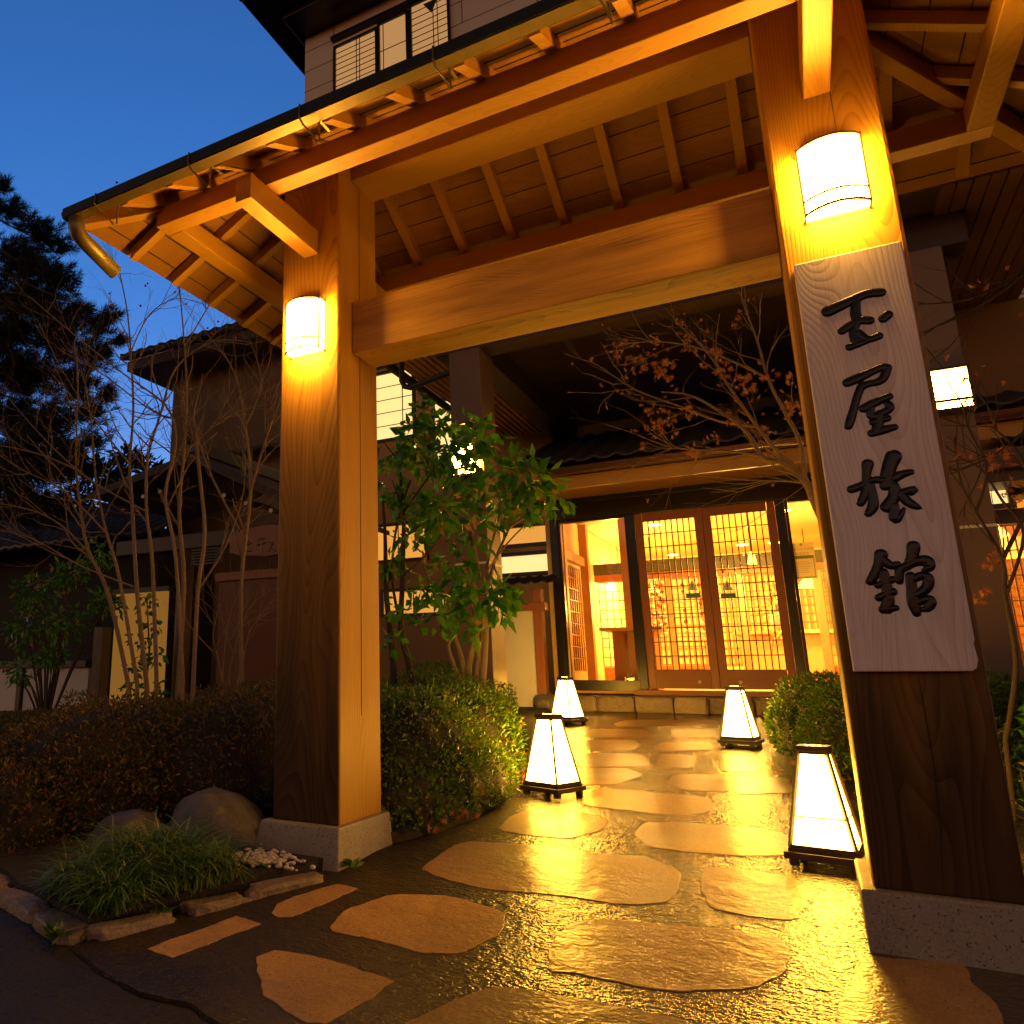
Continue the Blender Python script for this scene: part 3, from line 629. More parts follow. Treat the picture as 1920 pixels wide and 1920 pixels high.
# ================================================================== THE INN
YF = 9.5
inn = thing('inn_building', 'large cream inn building with a lit upper window behind the gate', 'building', (-2, 11.2, -.4))
YW = 11.0
cxl = at(571,190,YW).x
part(MB().box(cxl, -2.76, YW, YW+4, 6.2, 12.95), 'wall', M_SIDING, inn, 0)
part(MB().box(cxl+.01, -2.761, YW+.01, YW+4, -.5, 6.199), 'wall', plain('warm_ochre_wall', (.42,.27,.12), .85, nscale=1.2, noise_amt=.3, bumpd=.003, bscale=90), inn, 0)
part(MB().box(-2.759, 5.0, YW, YW+4, 3.2, 12.95), 'wall', M_SIDING, inn, 0)
ec = at(452,8,9.75)
part(MB().box(ec.x, 6, 9.75, YW+5, ec.z+.05, ec.z+.30), 'roof_eave', M_BLACK, inn, .02)
part(MB().box(ec.x+.55, 6, 10.35, YW+4.6, ec.z-.12, ec.z+.045), 'eave_beam', M_BLACK, inn, .02)
part(MB().box(ec.x-.05, 6, 9.68, 9.80, ec.z+.10, ec.z+.24), 'eave_gutter', M_METAL, inn, .02)
def shoji(parent, x0, x1, z0, z1, Y, cols, rows, mat, dbl=False, name='window', fr=.05, frm=None):
    f = MB()
    for a in ((x0-fr, x0, z0-fr, z1+fr), (x1, x1+fr, z0-fr, z1+fr)): f.box(a[0], a[1], Y-.05, Y+.0, a[2], a[3])
    for a in ((z0-fr, z0), (z1, z1+fr)): f.box(x0, x1, Y-.048, Y-.002, a[0], a[1])
    w = part(f, name, frm or M_BLACK, parent, 0)
    part(MB().box(x0+.001, x1-.001, Y-.010, Y-.006, z0+.001, z1-.001), 'glow_pane', mat, w, 0)
    g_ = MB()
    for i in cols: xx = x0+(x1-x0)*i; g_.box(xx-.007, xx+.007, Y-.022, Y-.0102, z0, z1)
    for i in range(1, rows): zz = z0+(z1-z0)*i/rows; g_.box(x0, x1, Y-.021, Y-.0104, zz-.006, zz+.006)
    if g_.v: part(g_, 'muntin_grid', WDARKX, w, 0)
    return w
z_top = at(630,85,YW).z; z_bot = z_top-1.25
xs_ = [at(p, 90, YW).x for p in (632, 706, 712, 764, 775, 843)]
shoji(inn, xs_[0], xs_[1], z_bot, z_top-.12, YW-.02, (.52,.60), 9, M_PAPERLIT2, frm=M_BLACK)
shoji(inn, xs_[2]+.03, xs_[3], z_bot, z_top-.06, YW-.02, (.12,), 2, M_PAPERLIT2, frm=M_BLACK)
w_ = shoji(inn, xs_[4], xs_[5], z_bot, z_top+.02, YW-.02, (.60,.72), 9, M_PAPERLIT2, frm=M_BLACK)
xm = (xs_[4]+xs_[5])/2+.05
MB().extrude_y([(xm-.16, z_top-.06), (xm, z_top-.32), (xm+.12, z_top-.06)], YW-.06, YW-.045).build('triangle_mark', M_LFRAME, w_)
part(MB().box(xs_[0]-.1, xs_[5]+.1, YW-.10, YW-.0, z_top+.075, z_top+.16), 'window_head', M_BLACK, inn, .005)
# big lit shoji windows of the floor behind the gate
x0, x1 = at(690,760,YW).x, at(776,760,YW).x; z0, z1 = at(740,822,YW).z, at(740,700,YW).z
shoji(inn, x0, x1, z0, z1-.0, YW-.02, (.78,), 5, M_PAPERLIT)
shoji(inn, x0, x1, z1+.17, z1+.62, YW-.02, (.5,), 1, M_PAPERLIT)
x0, x1 = at(818,800,YW).x, at(862,800,YW).x; shoji(inn, x0, x1, at(830,870,YW).z, at(830,755,YW).z, YW-.02, (), 1, M_PAPERLIT)
x0, x1 = at(722,1120,YW).x, at(835,1120,YW).x
shoji(inn, x0, x1, at(780,1150,YW).z, at(780,1108,YW).z, YW-.02, (.5,), 1, M_PAPERORANGE)
shoji(inn, at(700,1030,YW).x, at(800,1030,YW).x, at(760,1048,YW).z, at(760,985,YW).z, YW-.02, (.5,), 1, M_PAPERORANGE)

ent = thing('entrance_hall', 'lit entrance hall with lattice sliding doors under a low tiled roof', 'entrance', (-.8, 9.5, -.4))
ZS, ZH = -.20, 1.805
for (a, b_) in ((-2.62,-2.525),(-1.70,-1.615),(-.155,-.062),(.78,.88),(2.95,3.05)): part(MB().box(a, b_, YF-.06, YF+.06, ZS-.03, ZH), 'facade_post', M_BLACK, ent, .004)
part(MB().box(-2.62, 3.05, YF-.065, YF+.065, ZH+.001, 2.0), 'header_beam', M_BLACK, ent, .006)
part(MB().box(-2.7, 3.1, YF-.09, YF+.09, 2.001, 2.24), 'header_beam', M_BLACK, ent, .006)
def lattice(mb, x0, x1, z0, z1, Y, nc, nr, t=.0115, d=.014):
    for i in range(nc+1): xx = x0+(x1-x0)*i/nc; mb.box(xx-t/2, xx+t/2, Y-d, Y, z0, z1)
    for i in range(nr+1): zz = z0+(z1-z0)*i/nr; mb.box(x0, x1, Y-d*.8, Y-d*.2, zz-t/2, zz+t/2)
WLAT = wood('dark_lattice_wood', 'Z', (.13, .045, .014), (.08, .028, .008))
def sliding_door(x0, x1, Y, side):
    f = MB(); st = .075
    f.box(x0, x0+(st if side < 0 else st*1.05), Y-.02, Y+.02, ZS, ZH).box(x1-(st if side > 0 else st*1.05), x1, Y-.02, Y+.02, ZS, ZH)
    d = part(f, 'sliding_door', WRED, ent, .003)
    part(MB().box(x0+st*1.06, x1-st*1.06, Y-.018, Y+.018, ZH-.10, ZH-.001), 'top_rail', WREDX, d, .002)
    part(MB().box(x0+st*1.06, x1-st*1.06, Y-.018, Y+.018, ZS+.001, ZS+.20), 'kick_board', WREDX, d, .002)
    mb = MB(); lattice(mb, x0+st*1.06, x1-st*1.06, ZS+.201, ZH-.101, Y-.002, 9, 11); part(mb, 'lattice', WLAT, d, 0)
    part(MB().box(x0+st*1.06, x1-st*1.06, Y+.004, Y+.009, ZS+.201, ZH-.101), 'glass_pane', M_GLASS, d, 0)
    xh = x1-.20 if side < 0 else x0+.20
    MB().tube([(xh, Y-.0185, ZS+.075), (xh, Y-.024, ZS+.075)], .018, 12).build('pull_ring', M_PEBBLE, d)
    return d
d1 = sliding_door(-1.612, -.885, YF-.012, -1); d2 = sliding_door(-.884, -.157, YF+.0, 1)
# warning stickers on the door glass: triangle with an exclamation mark over a small label
M_STICK = plain('sticker_grey_blue', (.10,.22,.28), .5); M_STW = plain('sticker_white', (.75,.72,.6), .5)
for d, px, yy in ((d1, 1298, YF-.03), (d2, 1364, YF-.018)):
    c = at(px, 1102, yy); s = .058
    MB().extrude_y([(c.x-s, c.z-.03), (c.x+s, c.z-.03), (c.x, c.z+.085)], yy-.001, yy).build('warning_sticker', M_STW, d)
    MB().box(c.x-.007, c.x+.007, yy-.003, yy-.0012, c.z+.0, c.z+.055).box(c.x-.007, c.x+.007, yy-.003, yy-.0012, c.z-.02, c.z-.008).build('warning_mark', M_STICK, d)
    MB().box(c.x-.075, c.x+.075, yy-.001, yy, c.z-.115, c.z-.06).build('warning_label', M_STICK, d)
for (a, b_, nm) in ((-2.524,-1.701,'side_window'),(-.061,.779,'side_window'),(.881,2.949,'side_window')):
    f = MB().box(a, b_, YF-.045, YF+.045, ZS-.03, ZS+.09).box(a, a+.03, YF-.04, YF+.04, ZS+.091, ZH-.001).box(b_-.03, b_, YF-.04, YF+.04, ZS+.091, ZH-.001).box(a+.031, b_-.031, YF-.04, YF+.04, ZH-.035, ZH-.001)
    w = part(f, nm, M_BLACK, ent, .003)
    part(MB().box(a+.03, b_-.03, YF-.003, YF+.003, ZS+.09, ZH-.034), 'glass_pane', M_GLASS, w, 0)
mb = MB(); lattice(mb, .95, 2.9, ZS+.12, 1.35, YF+.03, 34, 6, .012); part(mb, 'window_lattice', WRED, ent, 0)
part(MB().box(.9, 2.94, YF-.05, YF+.05, 1.36, 1.50), 'window_rail', M_BLACK, ent, 0)
# tile roof over the doors
def tiles(x0, x1, ya, za, yb, zb, pitch, rows, amp=.032):
    nx = int((x1-x0)/pitch*10); V, F = [], []; nrow = rows*2
    for j in range(nrow+1):
        r = j//2; t = (r + (0 if j % 2 == 0 else .985))/rows if j < nrow else 1
        y = ya+(yb-ya)*t; z = za+(zb-za)*t + (.022 if j % 2 == 0 else 0)
        for i in range(nx+1):
            x = x0+(x1-x0)*i/nx; ph = ((x-x0)/pitch) % 1
            h = amp*(math.cos(2*math.pi*ph)*.5+.5)**1.6 - amp*.25*math.sin(2*math.pi*ph)
            V.append((x, y, z+h))
    n = nx+1
    for j in range(nrow):
        for i in range(nx): F.append((j*n+i, j*n+i+1, (j+1)*n+i+1, (j+1)*n+i))
    return V, F
V, F = tiles(-2.78, 3.3, 8.42, 2.255, 10.6, 3.16, .245, 9)
o = npmesh('tile_roof', V, F, M_TILE, ent, True); s_ = o.modifiers.new('thick', 'SOLIDIFY'); s_.thickness = .03
part(MB().hexa([(-2.74,8.47,2.13),(3.26,8.47,2.13),(3.26,10.6,3.02),(-2.74,10.6,3.02),(-2.74,8.47,2.215),(3.26,8.47,2.215),(3.26,10.6,3.11),(-2.74,10.6,3.11)]), 'roof_deck', WBOARD, ent, 0)
mb = MB(); K = 8
pr = [(8.40+.055*math.cos(math.pi+math.pi*k/K), 2.19+.055*math.sin(math.pi+math.pi*k/K)) for k in range(K+1)]
for k in range(K):
    (ya, za), (yb, zb) = pr[k], pr[k+1]; n = len(mb.v); mb.v += [(-2.76,ya,za),(3.3,ya,za),(3.3,yb,zb),(-2.76,yb,zb)]; mb.f.append((n,n+1,n+2,n+3))
gt = part(mb, 'eave_gutter', plain('copper_brown_gutter', (.16,.07,.035), .4, .3), ent, 0, smooth=True); s_ = gt.modifiers.new('thick', 'SOLIDIFY'); s_.thickness = .004
part(MB().box(-2.7, 3.2, 8.53, 8.57, 1.985, 2.128), 'fascia_board', WX, ent, .003)
part(MB().box(-2.7, 3.2, 8.571, 9.408, 2.06, 2.075), 'eave_soffit', WBOARD, ent, 0)
# step of split stone blocks with a timber sill
part(MB().box(-2.7, 3.1, 9.18, 9.75, -.52, -.272), 'step', M_STEP, ent, .01)
part(MB().box(-1.75, -.05, 9.30, 9.437, -.271, -.215), 'door_sill', WREDX, ent, .004)
xb = [-2.42,-2.12,-1.72,-1.32,-.98,-.55,-.12,.35]
for i in range(len(xb)-1):
    o = rock('step_stone', ((xb[i]+xb[i+1])/2, 9.17, -.365), ((xb[i+1]-xb[i])*.49, .07, .088), i*1.7, M_STEP, 0, .09, 4, .9)
    o.parent = ent; o.location = Vector(o.location)-WP[ent.name]
o = rock('step_edge_stone', (-2.68, 9.05, -.36), (.14,.16,.13), 3.3, M_BOULDER, .3, label='rounded dark stone beside the far left lantern', category='rock', group='garden boulders')
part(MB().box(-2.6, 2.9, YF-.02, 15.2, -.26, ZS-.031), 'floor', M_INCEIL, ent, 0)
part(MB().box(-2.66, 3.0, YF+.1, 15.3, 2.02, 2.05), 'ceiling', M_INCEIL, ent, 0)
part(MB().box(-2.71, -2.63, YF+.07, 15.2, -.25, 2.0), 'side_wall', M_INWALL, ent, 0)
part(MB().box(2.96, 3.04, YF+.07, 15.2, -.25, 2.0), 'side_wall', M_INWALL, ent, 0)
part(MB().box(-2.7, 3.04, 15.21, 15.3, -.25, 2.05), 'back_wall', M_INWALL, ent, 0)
# inner partition: dark beam with a mossy band, red posts, lattice screens
YI = 11.7
part(MB().box(-2.62, 2.95, YI-.06, YI+.06, 1.36, 1.52), 'inner_beam', plain('mossy_dark_beam', (.05,.045,.02), .7, noise_amt=.6), ent, .004)
part(MB().box(-2.62, 2.95, YI-.05, YI+.05, 1.26, 1.359), 'inner_rail', WREDX, ent, .004)
for x in (-2.05,-1.62,-.72,.18,.75,1.8): part(MB().box(x-.05, x+.05, YI-.05, YI+.05, ZS, 1.259), 'inner_post', WPINK, ent, .004)
WSCR = wood('screen_wood', 'Z', (.36, .17, .045), (.24, .10, .025))
for (a, b_) in ((-2.58,-2.10),(-2.0,-1.67),(-1.57,-1.2),(.23,.70),(.8,1.75)):
    mb = MB(); lattice(mb, a, b_, ZS+.25, 1.25, YI, 5, 9, .014); mb.box(a, b_, YI-.02, YI+.0, ZS, ZS+.24); part(mb, 'inner_screen', WSCR, ent, 0)
part(MB().box(-1.98,-1.86, 10.35, 10.60, ZS, 2.0), 'inner_pillar', WPINK, ent, .004)
mb = MB(); lattice(mb, -2.6, 2.9, .1, 1.75, 15.19, 60, 12, .022, .02); part(mb, 'back_screen', WSCR, ent, 0)
for y in (9.75, 10.95): part(MB().box(-2.629, -2.52, y-.055, y+.055, ZS, 2.0), 'inner_post', WSCR, ent, .003)
mb = MB()
for i in range(9): y = 9.9+.11*i; mb.box(-2.6295, -2.612, y-.006, y+.006, .0, 1.35)
for i in range(10): z = .0+.15*i; mb.box(-2.6292, -2.614, 9.81, 10.89, z-.006, z+.006)
part(mb, 'inner_screen', WSCR, ent, 0); part(MB().box(-2.629, -2.56, 9.81, 10.89, 1.40, 1.52), 'inner_rail', WSCR, ent, 0)
# lamps inside
def disc(x, y, z, r=.07, i=0):
    t = thing('downlight', DL[i], 'ceiling light', (x, y, z), 'downlights in the entrance hall ceiling')
    MB().lathe((x,y,z), [(r,-.012),(r,-.002)], 18).build('lamp_lens', M_SCONCE2, t); MB().lathe((x,y,z), [(r*1.3,-.0018),(r*1.3,0)], 18).build('trim_ring', M_STW, t)
DL = ['round ceiling downlight at the top left of the left sliding door','round ceiling downlight behind the top of the right glass panel','small ceiling downlight deep behind the right sliding door','small ceiling downlight deep in the hall near the right post','ceiling downlight above the hanging ornaments']
for i, (px, py, z) in enumerate(((1228,983,2.018),(1468,957,2.018),(1392,1021,2.018),(1452,1017,2.018),(1262,1040,2.018))):
    d = ray(px, py); P = d*(z/d.z)
    if P.y > 15: P = d*(14.6/d.y)
    disc(P.x, max(9.9, P.y), z, .08, i)
def pendant(px, py, Y, r, label):
    c = at(px, py, Y); t = thing('pendant_lamp', label, 'pendant lamp', c, 'pendant lamps in the hall')
    MB().lathe(c, [(r*1.0,-.05),(r*.98,-.03),(r*.75,.04),(r*.35,.085),(.02,.10)], 22).build('lamp_shade', emit('pendant_glass_lit_%d' % px, WARMW, 9), t, smooth=True)
    MB().tube([(c.x,c.y,c.z+.1),(c.x,c.y,2.019)], .006, 6).build('cord', M_BLACK, t)
    l = bpy.data.lights.new('pendant_bulb', 'POINT'); l.energy = 250; l.color = (1,.53,.09); l.shadow_soft_size = .12
    lo = bpy.data.objects.new('pendant_bulb', l); COL.objects.link(lo); lo.parent = t; lo.location = (0,0,-.16)
pendant(1268, 1066, 13.2, .20, 'white dome pendant lamp behind the left sliding door')
pendant(1225, 1112, 12.6, .12, 'small bright pendant lamp low behind the left sliding door')
pendant(1518, 1095, 13.0, .15, 'pendant lamp behind the notice on the right glass')
pendant(1160, 1070, 12.9, .09, 'small pendant lamp behind the left side window')
pendant(1410, 1050, 10.6, .05, 'tiny pendant lamp at the top of the right sliding door')
pendant(1850, 1000, 11.4, .2, 'pendant lamp in the hall right of the sign post')
c = at(1190,1243,10.9); t = thing('standing_paper_lamp', 'glowing white paper lamp standing under the table inside', 'lamp', (c.x, c.y, ZS-.03))
MB().box(c.x-.07, c.x+.07, c.y-.07, c.y+.07, ZS+.0, c.z+.20).build('lamp_shade', emit('paper_lamp_lit', WARMW, 14), t); MB().box(c.x-.08, c.x+.08, c.y-.08, c.y+.08, ZS-.03, ZS-.001).build('lamp_base', WDARK, t)
a, b_ = at(1138,1180,10.5), at(1252,1182,10.5); t = thing('side_table', 'pale wooden table behind the left side window', 'table', ((a.x+b_.x)/2, 10.4, ZS-.03))
part(MB().box(a.x, b_.x, 10.05, 10.7, a.z-.04, a.z), 'table_top', WPINK, t); part(MB().box(a.x+.12, a.x+.26, 10.2, 10.6, ZS-.03, a.z-.041), 'leg', WRED, t); part(MB().box(b_.x-.26, b_.x-.12, 10.2, 10.6, ZS-.03, a.z-.041), 'leg', WRED, t)
t = thing('reception_counter', 'pale wooden reception counter at the back of the hall', 'counter', (-.1, 13.6, ZS-.03))
part(MB().box(-.9, 1.1, 13.3, 13.8, ZS-.03, .52), 'front_panel', WPINK, t); part(MB().box(-.98, 1.18, 13.2, 13.85, .521, .57), 'counter_top', WPINK, t)
t = thing('hanging_ornament', 'strings of small red and white balls hanging behind the left door', 'ornament', (-1.25, 12.2, 1.3))
ORN = [plain('ornament_red', (.5,.05,.03), .6), plain('ornament_white', (.8,.7,.55), .6), plain('ornament_dark', (.12,.05,.03), .6)]
mbs = [MB(), MB(), MB()]; strg = MB()
for k in range(10):
    p = at(rnd.choice((rnd.uniform(1215,1246), rnd.uniform(1270,1326))), 1110, 12.2+rnd.uniform(-.2,.2)); zt, zb_ = p.z+.1, p.z-rnd.uniform(.6,1.15)
    strg.tube([(p.x,p.y,zt+.2),(p.x,p.y,zb_)], .004, 4)
    z = zt
    while z > zb_:
        s = rnd.uniform(.016,.036); mbs[rnd.randrange(3)].lathe((p.x,p.y,z), [(s*.3,-s),(s,-s*.3),(s,s*.3),(s*.3,s)], 7); z -= rnd.uniform(.06,.16)
strg.build('string', ORN[2], t)
for k in range(3): mbs[k].build('ball', ORN[k], t, smooth=True)
c = at(1460,1180,12.9); t = thing('flower_arrangement', 'tall flower arrangement with yellow blooms behind the right door', 'flowers', (c.x, c.y, .571))
MB().lathe((c.x,c.y,.571), [(.06,0),(.10,.08),(.08,.2),(.05,.24)], 14).build('vase', M_PEBBLE, t, smooth=True)
MLEAFY = leafmat('yellow_flower', [(0,(.5,.35,.03)),(.5,(.3,.35,.05)),(1,(.8,.5,.2))])
def leaves_np(P, D, Ln, W, fold=.25, rng=None):
    """rhombic folded leaves at points P pointing along D; Ln, W arrays"""
    rng = rng or np.random.default_rng(1); n = len(P); D = D/np.linalg.norm(D, axis=1, keepdims=True)
    up = rng.normal(size=(n,3)); S = np.cross(D, up); S /= np.linalg.norm(S, axis=1, keepdims=True)+1e-9; U = np.cross(S, D)
    Ln = np.broadcast_to(Ln, n)[:,None]; W = np.broadcast_to(W, n)[:,None]
    b_ = P; tip = P+D*Ln - U*Ln*.12; l = P+D*Ln*.45+S*W*.5+U*W*fold; r = P+D*Ln*.45-S*W*.5+U*W*fold
    V = np.stack([b_, l, tip, r], 1).reshape(-1,3); k = np.arange(n)[:,None]*4
    F = np.concatenate([k+np.array([[0,2,1]]), k+np.array([[0,3,2]])], 0)
    return V, F
rng = np.random.default_rng(4)
P = np.array([[c.x, c.y, .85]])+rng.normal(size=(160,3))*np.array([.11,.11,.24]); D = P-np.array([[c.x,c.y,.7]])
V, F = leaves_np(P, D, .07, .05, .2, rng); npmesh('blooms', V, F, MLEAFY, t)
mb = MB()
for i in range(0,160,9): mb.tube([(c.x,c.y,.8), tuple(P[i])], .005, 4)
mb.build('flower_stem', M_BARKD, t)

# notice on the right glass panel
pa, pbm = at(1478,1018,YF-.06), at(1534,1083,YF-.06)
t = thing('notice', 'yellow edged paper notice stuck to the right glass panel', 'notice', ((pa.x+pbm.x)/2, YF-.03, (pa.z+pbm.z)/2))
MNP, nt, b = newmat('notice_paper'); b.inputs['Base Color'].default_value = (.8,.75,.55,1); tl_ = N(nt, 'BsdfTranslucent'); tl_.inputs[0].default_value = (.8,.72,.45,1); mx = N(nt, 'MixShader'); mx.inputs[0].default_value = .6
L(nt, b.outputs[0], mx.inputs[1]); L(nt, tl_.outputs[0], mx.inputs[2]); L(nt, mx.outputs[0], nt.nodes['Material Output'].inputs[0])
w, h = pbm.x-pa.x, pa.z-pbm.z; x0, z1 = pa.x, pa.z; yn = YF-.0045
MB().box(x0, x0+w, yn-.0012, yn, z1-h, z1).build('paper', MNP, t)
MYEL = plain('notice_yellow_green', (.42,.50,.06), .6); MGRY = plain('notice_grey', (.55,.52,.42), .6); MOCH = plain('notice_ochre_ink', (.50,.36,.08), .6)
MB().box(x0+w*.06, x0+w*.94, yn-.002, yn-.0013, z1-h*.45, z1-h*.36).box(x0+w*.06, x0+w*.09, yn-.002, yn-.0013, z1-h*.97, z1-h*.45).box(x0+w*.91, x0+w*.94, yn-.002, yn-.0013, z1-h*.97, z1-h*.45).box(x0+w*.09, x0+w*.91, yn-.002, yn-.0013, z1-h*.97, z1-h*.945).build('notice_border', MYEL, t)
mb = MB()
for i in range(7): mb.box(x0+w*.14, x0+w*rnd.uniform(.6,.84), yn-.002, yn-.0013, z1-h*(.53+.05*i), z1-h*(.515+.05*i))
for i in range(4): mb.box(x0+w*(.38+.08*i), x0+w*(.42+.08*i), yn-.0026, yn-.0021, z1-h*.962, z1-h*.952)
mb.build('notice_text', MGRY, t)
MB().tube([(x0+w*.5,yn-.0013,z1-h*.05),(x0+w*.5,yn-.002,z1-h*.05)], w*.06, 12).build('notice_emblem', MYEL, t)
for txt, zz, sz in (('新型コロナ対策', .21, .145), ('推進宣言', .335, .145)):
    cu = bpy.data.curves.new('notice_heading', 'FONT'); cu.body = txt; cu.size = w*sz; cu.align_x = 'CENTER'; cu.extrude = .0004
    to = bpy.data.objects.new('heading_curve', cu); COL.objects.link(to); me = bpy.data.meshes.new_from_object(to.evaluated_get(bpy.context.evaluated_depsgraph_get())); bpy.data.objects.remove(to)
    me.materials.clear(); me.materials.append(MOCH); to = bpy.data.objects.new('notice_heading', me); COL.objects.link(to); to.parent = t
    to.location = Vector((x0+w*.5, yn-.0022, z1-h*zz))-WP[t.name]; to.rotation_euler = (R(90),0,0)

# ------------------------------------------------------------------ canopy on tall pillars between gate and hall
can = thing('entrance_canopy', 'dark canopy on two square pillars in front of the entrance hall', 'canopy', (-.8, 8.5, -.6))
M_PIL = plain('brown_clad_pillar', (.17,.11,.065), .5, noise_amt=.12, nscale=3)
for x0, x1 in ((-2.84,-2.51),(.90,1.225)):
    p = part(MB().box(x0, x1, 6.9, 7.28, -.62, 3.165), 'pillar', M_PIL, can, .006)
    part(MB().box(x0-.004, x1+.004, 6.893, 7.287, .98, 1.0), 'pillar_joint', M_STW, p, 0)
part(MB().box(-3.0, 1.4, 6.93, 7.20, 3.166, 3.46), 'front_beam', WDARKX, can, .006)
for x in (-2.675, 1.06): part(MB().box(x-.13, x+.13, 7.201, 10.98, 3.17, 3.45), 'side_beam', WDARKX, can, .006)
part(MB().box(-3.75, 2.1, 6.35, 10.99, 3.461, 3.56), 'canopy_roof', WDARKX, can, 0)
mb = MB()
for i in range(10): mb.box(-3.7+.082*i, -3.7+.082*i+.05, 6.5, 10.9, 3.43, 3.4605)
part(mb, 'eave_slats', WBOARD, can, 0)
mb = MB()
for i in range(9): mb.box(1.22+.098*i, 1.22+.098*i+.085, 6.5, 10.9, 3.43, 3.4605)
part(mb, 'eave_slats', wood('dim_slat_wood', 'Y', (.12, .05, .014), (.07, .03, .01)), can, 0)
part(MB().tube([(-3.80,6.3,3.42),(-3.80,10.9,3.42)], .05, 10), 'eave_gutter', M_METAL, can, 0)
a = at(753,690,7.2); part(MB().tube([(a.x,7.2,3.42),(a.x,7.2,a.z-.15),(a.x+.03,7.2,a.z-.22),(a.x+.1,7.2,a.z-.25),(-2.85,7.1,a.z-.2)], .032, 10), 'rain_pipe', M_METAL, can, 0)
def pillar_lamp(xc, label):
    t = thing('pillar_lamp', label, 'wall lamp', (xc, 6.9, 1.99), 'square lamps on the canopy pillars')
    MB().box(xc-.125, xc+.125, 6.785, 6.893, 1.84, 2.14).build('lamp_shade', M_SCONCE2, t)
    f = MB()
    for zz in (1.832, 1.900, 2.144): f.box(xc-.136, xc+.136, 6.772, 6.899, zz-.010, zz+.010)
    for sx in (-1,1): f.box(xc+sx*.128-.009, xc+sx*.128+.009, 6.774, 6.79, 1.842, 2.134)
    f.build('lamp_frame', M_LFRAME, t)
pillar_lamp(-2.675, 'square lamp glowing through the leaves on the left canopy pillar'); pillar_lamp(1.09, 'square glowing lamp on the canopy pillar right of the sign post')

# right-hand wing seen past the sign post
wing = thing('annex_wall', 'brown plaster side wing with a small tiled hood right of the sign post', 'building', (2.6, 8.9, -.5))
part(MB().box(1.32, 6, 9.0, 9.3, 1.55, 3.42), 'wall', M_PLASTER, wing, 0)
a = at(1795,750,8.9); V, F = tiles(a.x, a.x+.75, 8.35, 1.92, 8.99, 2.12, .1, 3, .012); npmesh('tiled_hood', V, F, M_TILE, wing, True)
part(MB().box(a.x+.02, a.x+.62, 8.45, 8.999, 1.70, 1.88).box(a.x+.02, a.x+.5, 8.55, 8.999, 1.60, 1.699), 'hood_bracket', WDARKX, wing, .005)
part(MB().box(1.28, at(1872,1080,8.8).x, 8.8, 8.999, -.6, 1.55), 'corner_wall', M_PIL, wing, 0)
a, b_ = at(1848,895,8.93), at(1893,942,8.93)
shoji(wing, a.x, b_.x, b_.z, a.z, 8.99, (), 1, M_PAPERLIT)

# small roofed wall with white panel left of the hall
scr = thing('garden_screen', 'white plaster screen wall with a small tiled cap left of the hall', 'garden wall', (-2.95, 9.0, -.5))
a, b_ = at(948,1290,9.0), at(1005,1145,9.0)
part(MB().box(a.x-.25, b_.x, 9.0, 9.06, -.5, b_.z), 'panel', M_WHITEP, scr, 0)
for px in (936, 1012): q = at(px,1200,9.0); part(MB().box(q.x-.05, q.x+.05, 8.97, 9.09, -.5, b_.z+.25), 'post', WRED, scr, .004)
part(MB().box(a.x-.3, b_.x+.12, 8.96, 9.10, b_.z+.001, b_.z+.09), 'rail', WREDX, scr, .004)
V, F = tiles(a.x-.4, b_.x+.25, 8.75, b_.z+.27, 9.2, b_.z+.40, .14, 3, .02); npmesh('tile_cap', V, F, M_TILE, scr, True)
a, b_ = at(903,1040,9.9), at(1028,985,9.9); shoji(scr, a.x, b_.x, a.z+.1, b_.z, 9.9, (), 1, M_PAPERORANGE); shoji(scr, a.x, b_.x, a.z-.28, a.z-.06, 9.9, (), 1, M_PAPERLIT)

# left wing behind the bare shrub, roofed side gate, plaster garden wall
YL = 10.6
lw = thing('wing_building', 'cream two storey wing with dark tiled eaves behind the bare shrub', 'building', (-9, 11.5, -.4))
a = at(318,870,YL); zt = at(400,640,YL).z
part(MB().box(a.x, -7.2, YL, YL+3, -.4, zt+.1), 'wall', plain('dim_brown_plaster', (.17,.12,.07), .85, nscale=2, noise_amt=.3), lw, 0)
e0 = at(225,668,YL-.9); e1 = at(455,597,YL-.9)
V, F = tiles(e0.x, e0.x+3.6, YL-.9, e0.z, YL+2.2, e0.z+1.25, .26, 10); o = npmesh('tile_roof', V, F, M_TILE, lw, True); s_ = o.modifiers.new('thick','SOLIDIFY'); s_.thickness = .12
part(MB().box(e0.x+.1, e0.x+3.6, YL-.8, YL+2, e0.z-.30, e0.z-.10), 'eave_soffit', WDARKX, lw, .01)
q0, q1 = at(415,850,YL-.4), at(520,830,YL-.4); part(MB().hexa([(q0.x,YL-.6,q0.z-.1),(q1.x,YL-.6,q0.z-.1),(q1.x,YL-.01,q0.z+.02),(q0.x,YL-.01,q0.z+.02),(q0.x,YL-.6,q0.z-.05),(q1.x,YL-.6,q0.z-.05),(q1.x,YL-.01,q0.z+.12),(q0.x,YL-.01,q0.z+.12)]), 'window_hood', M_TILE, lw, 0)

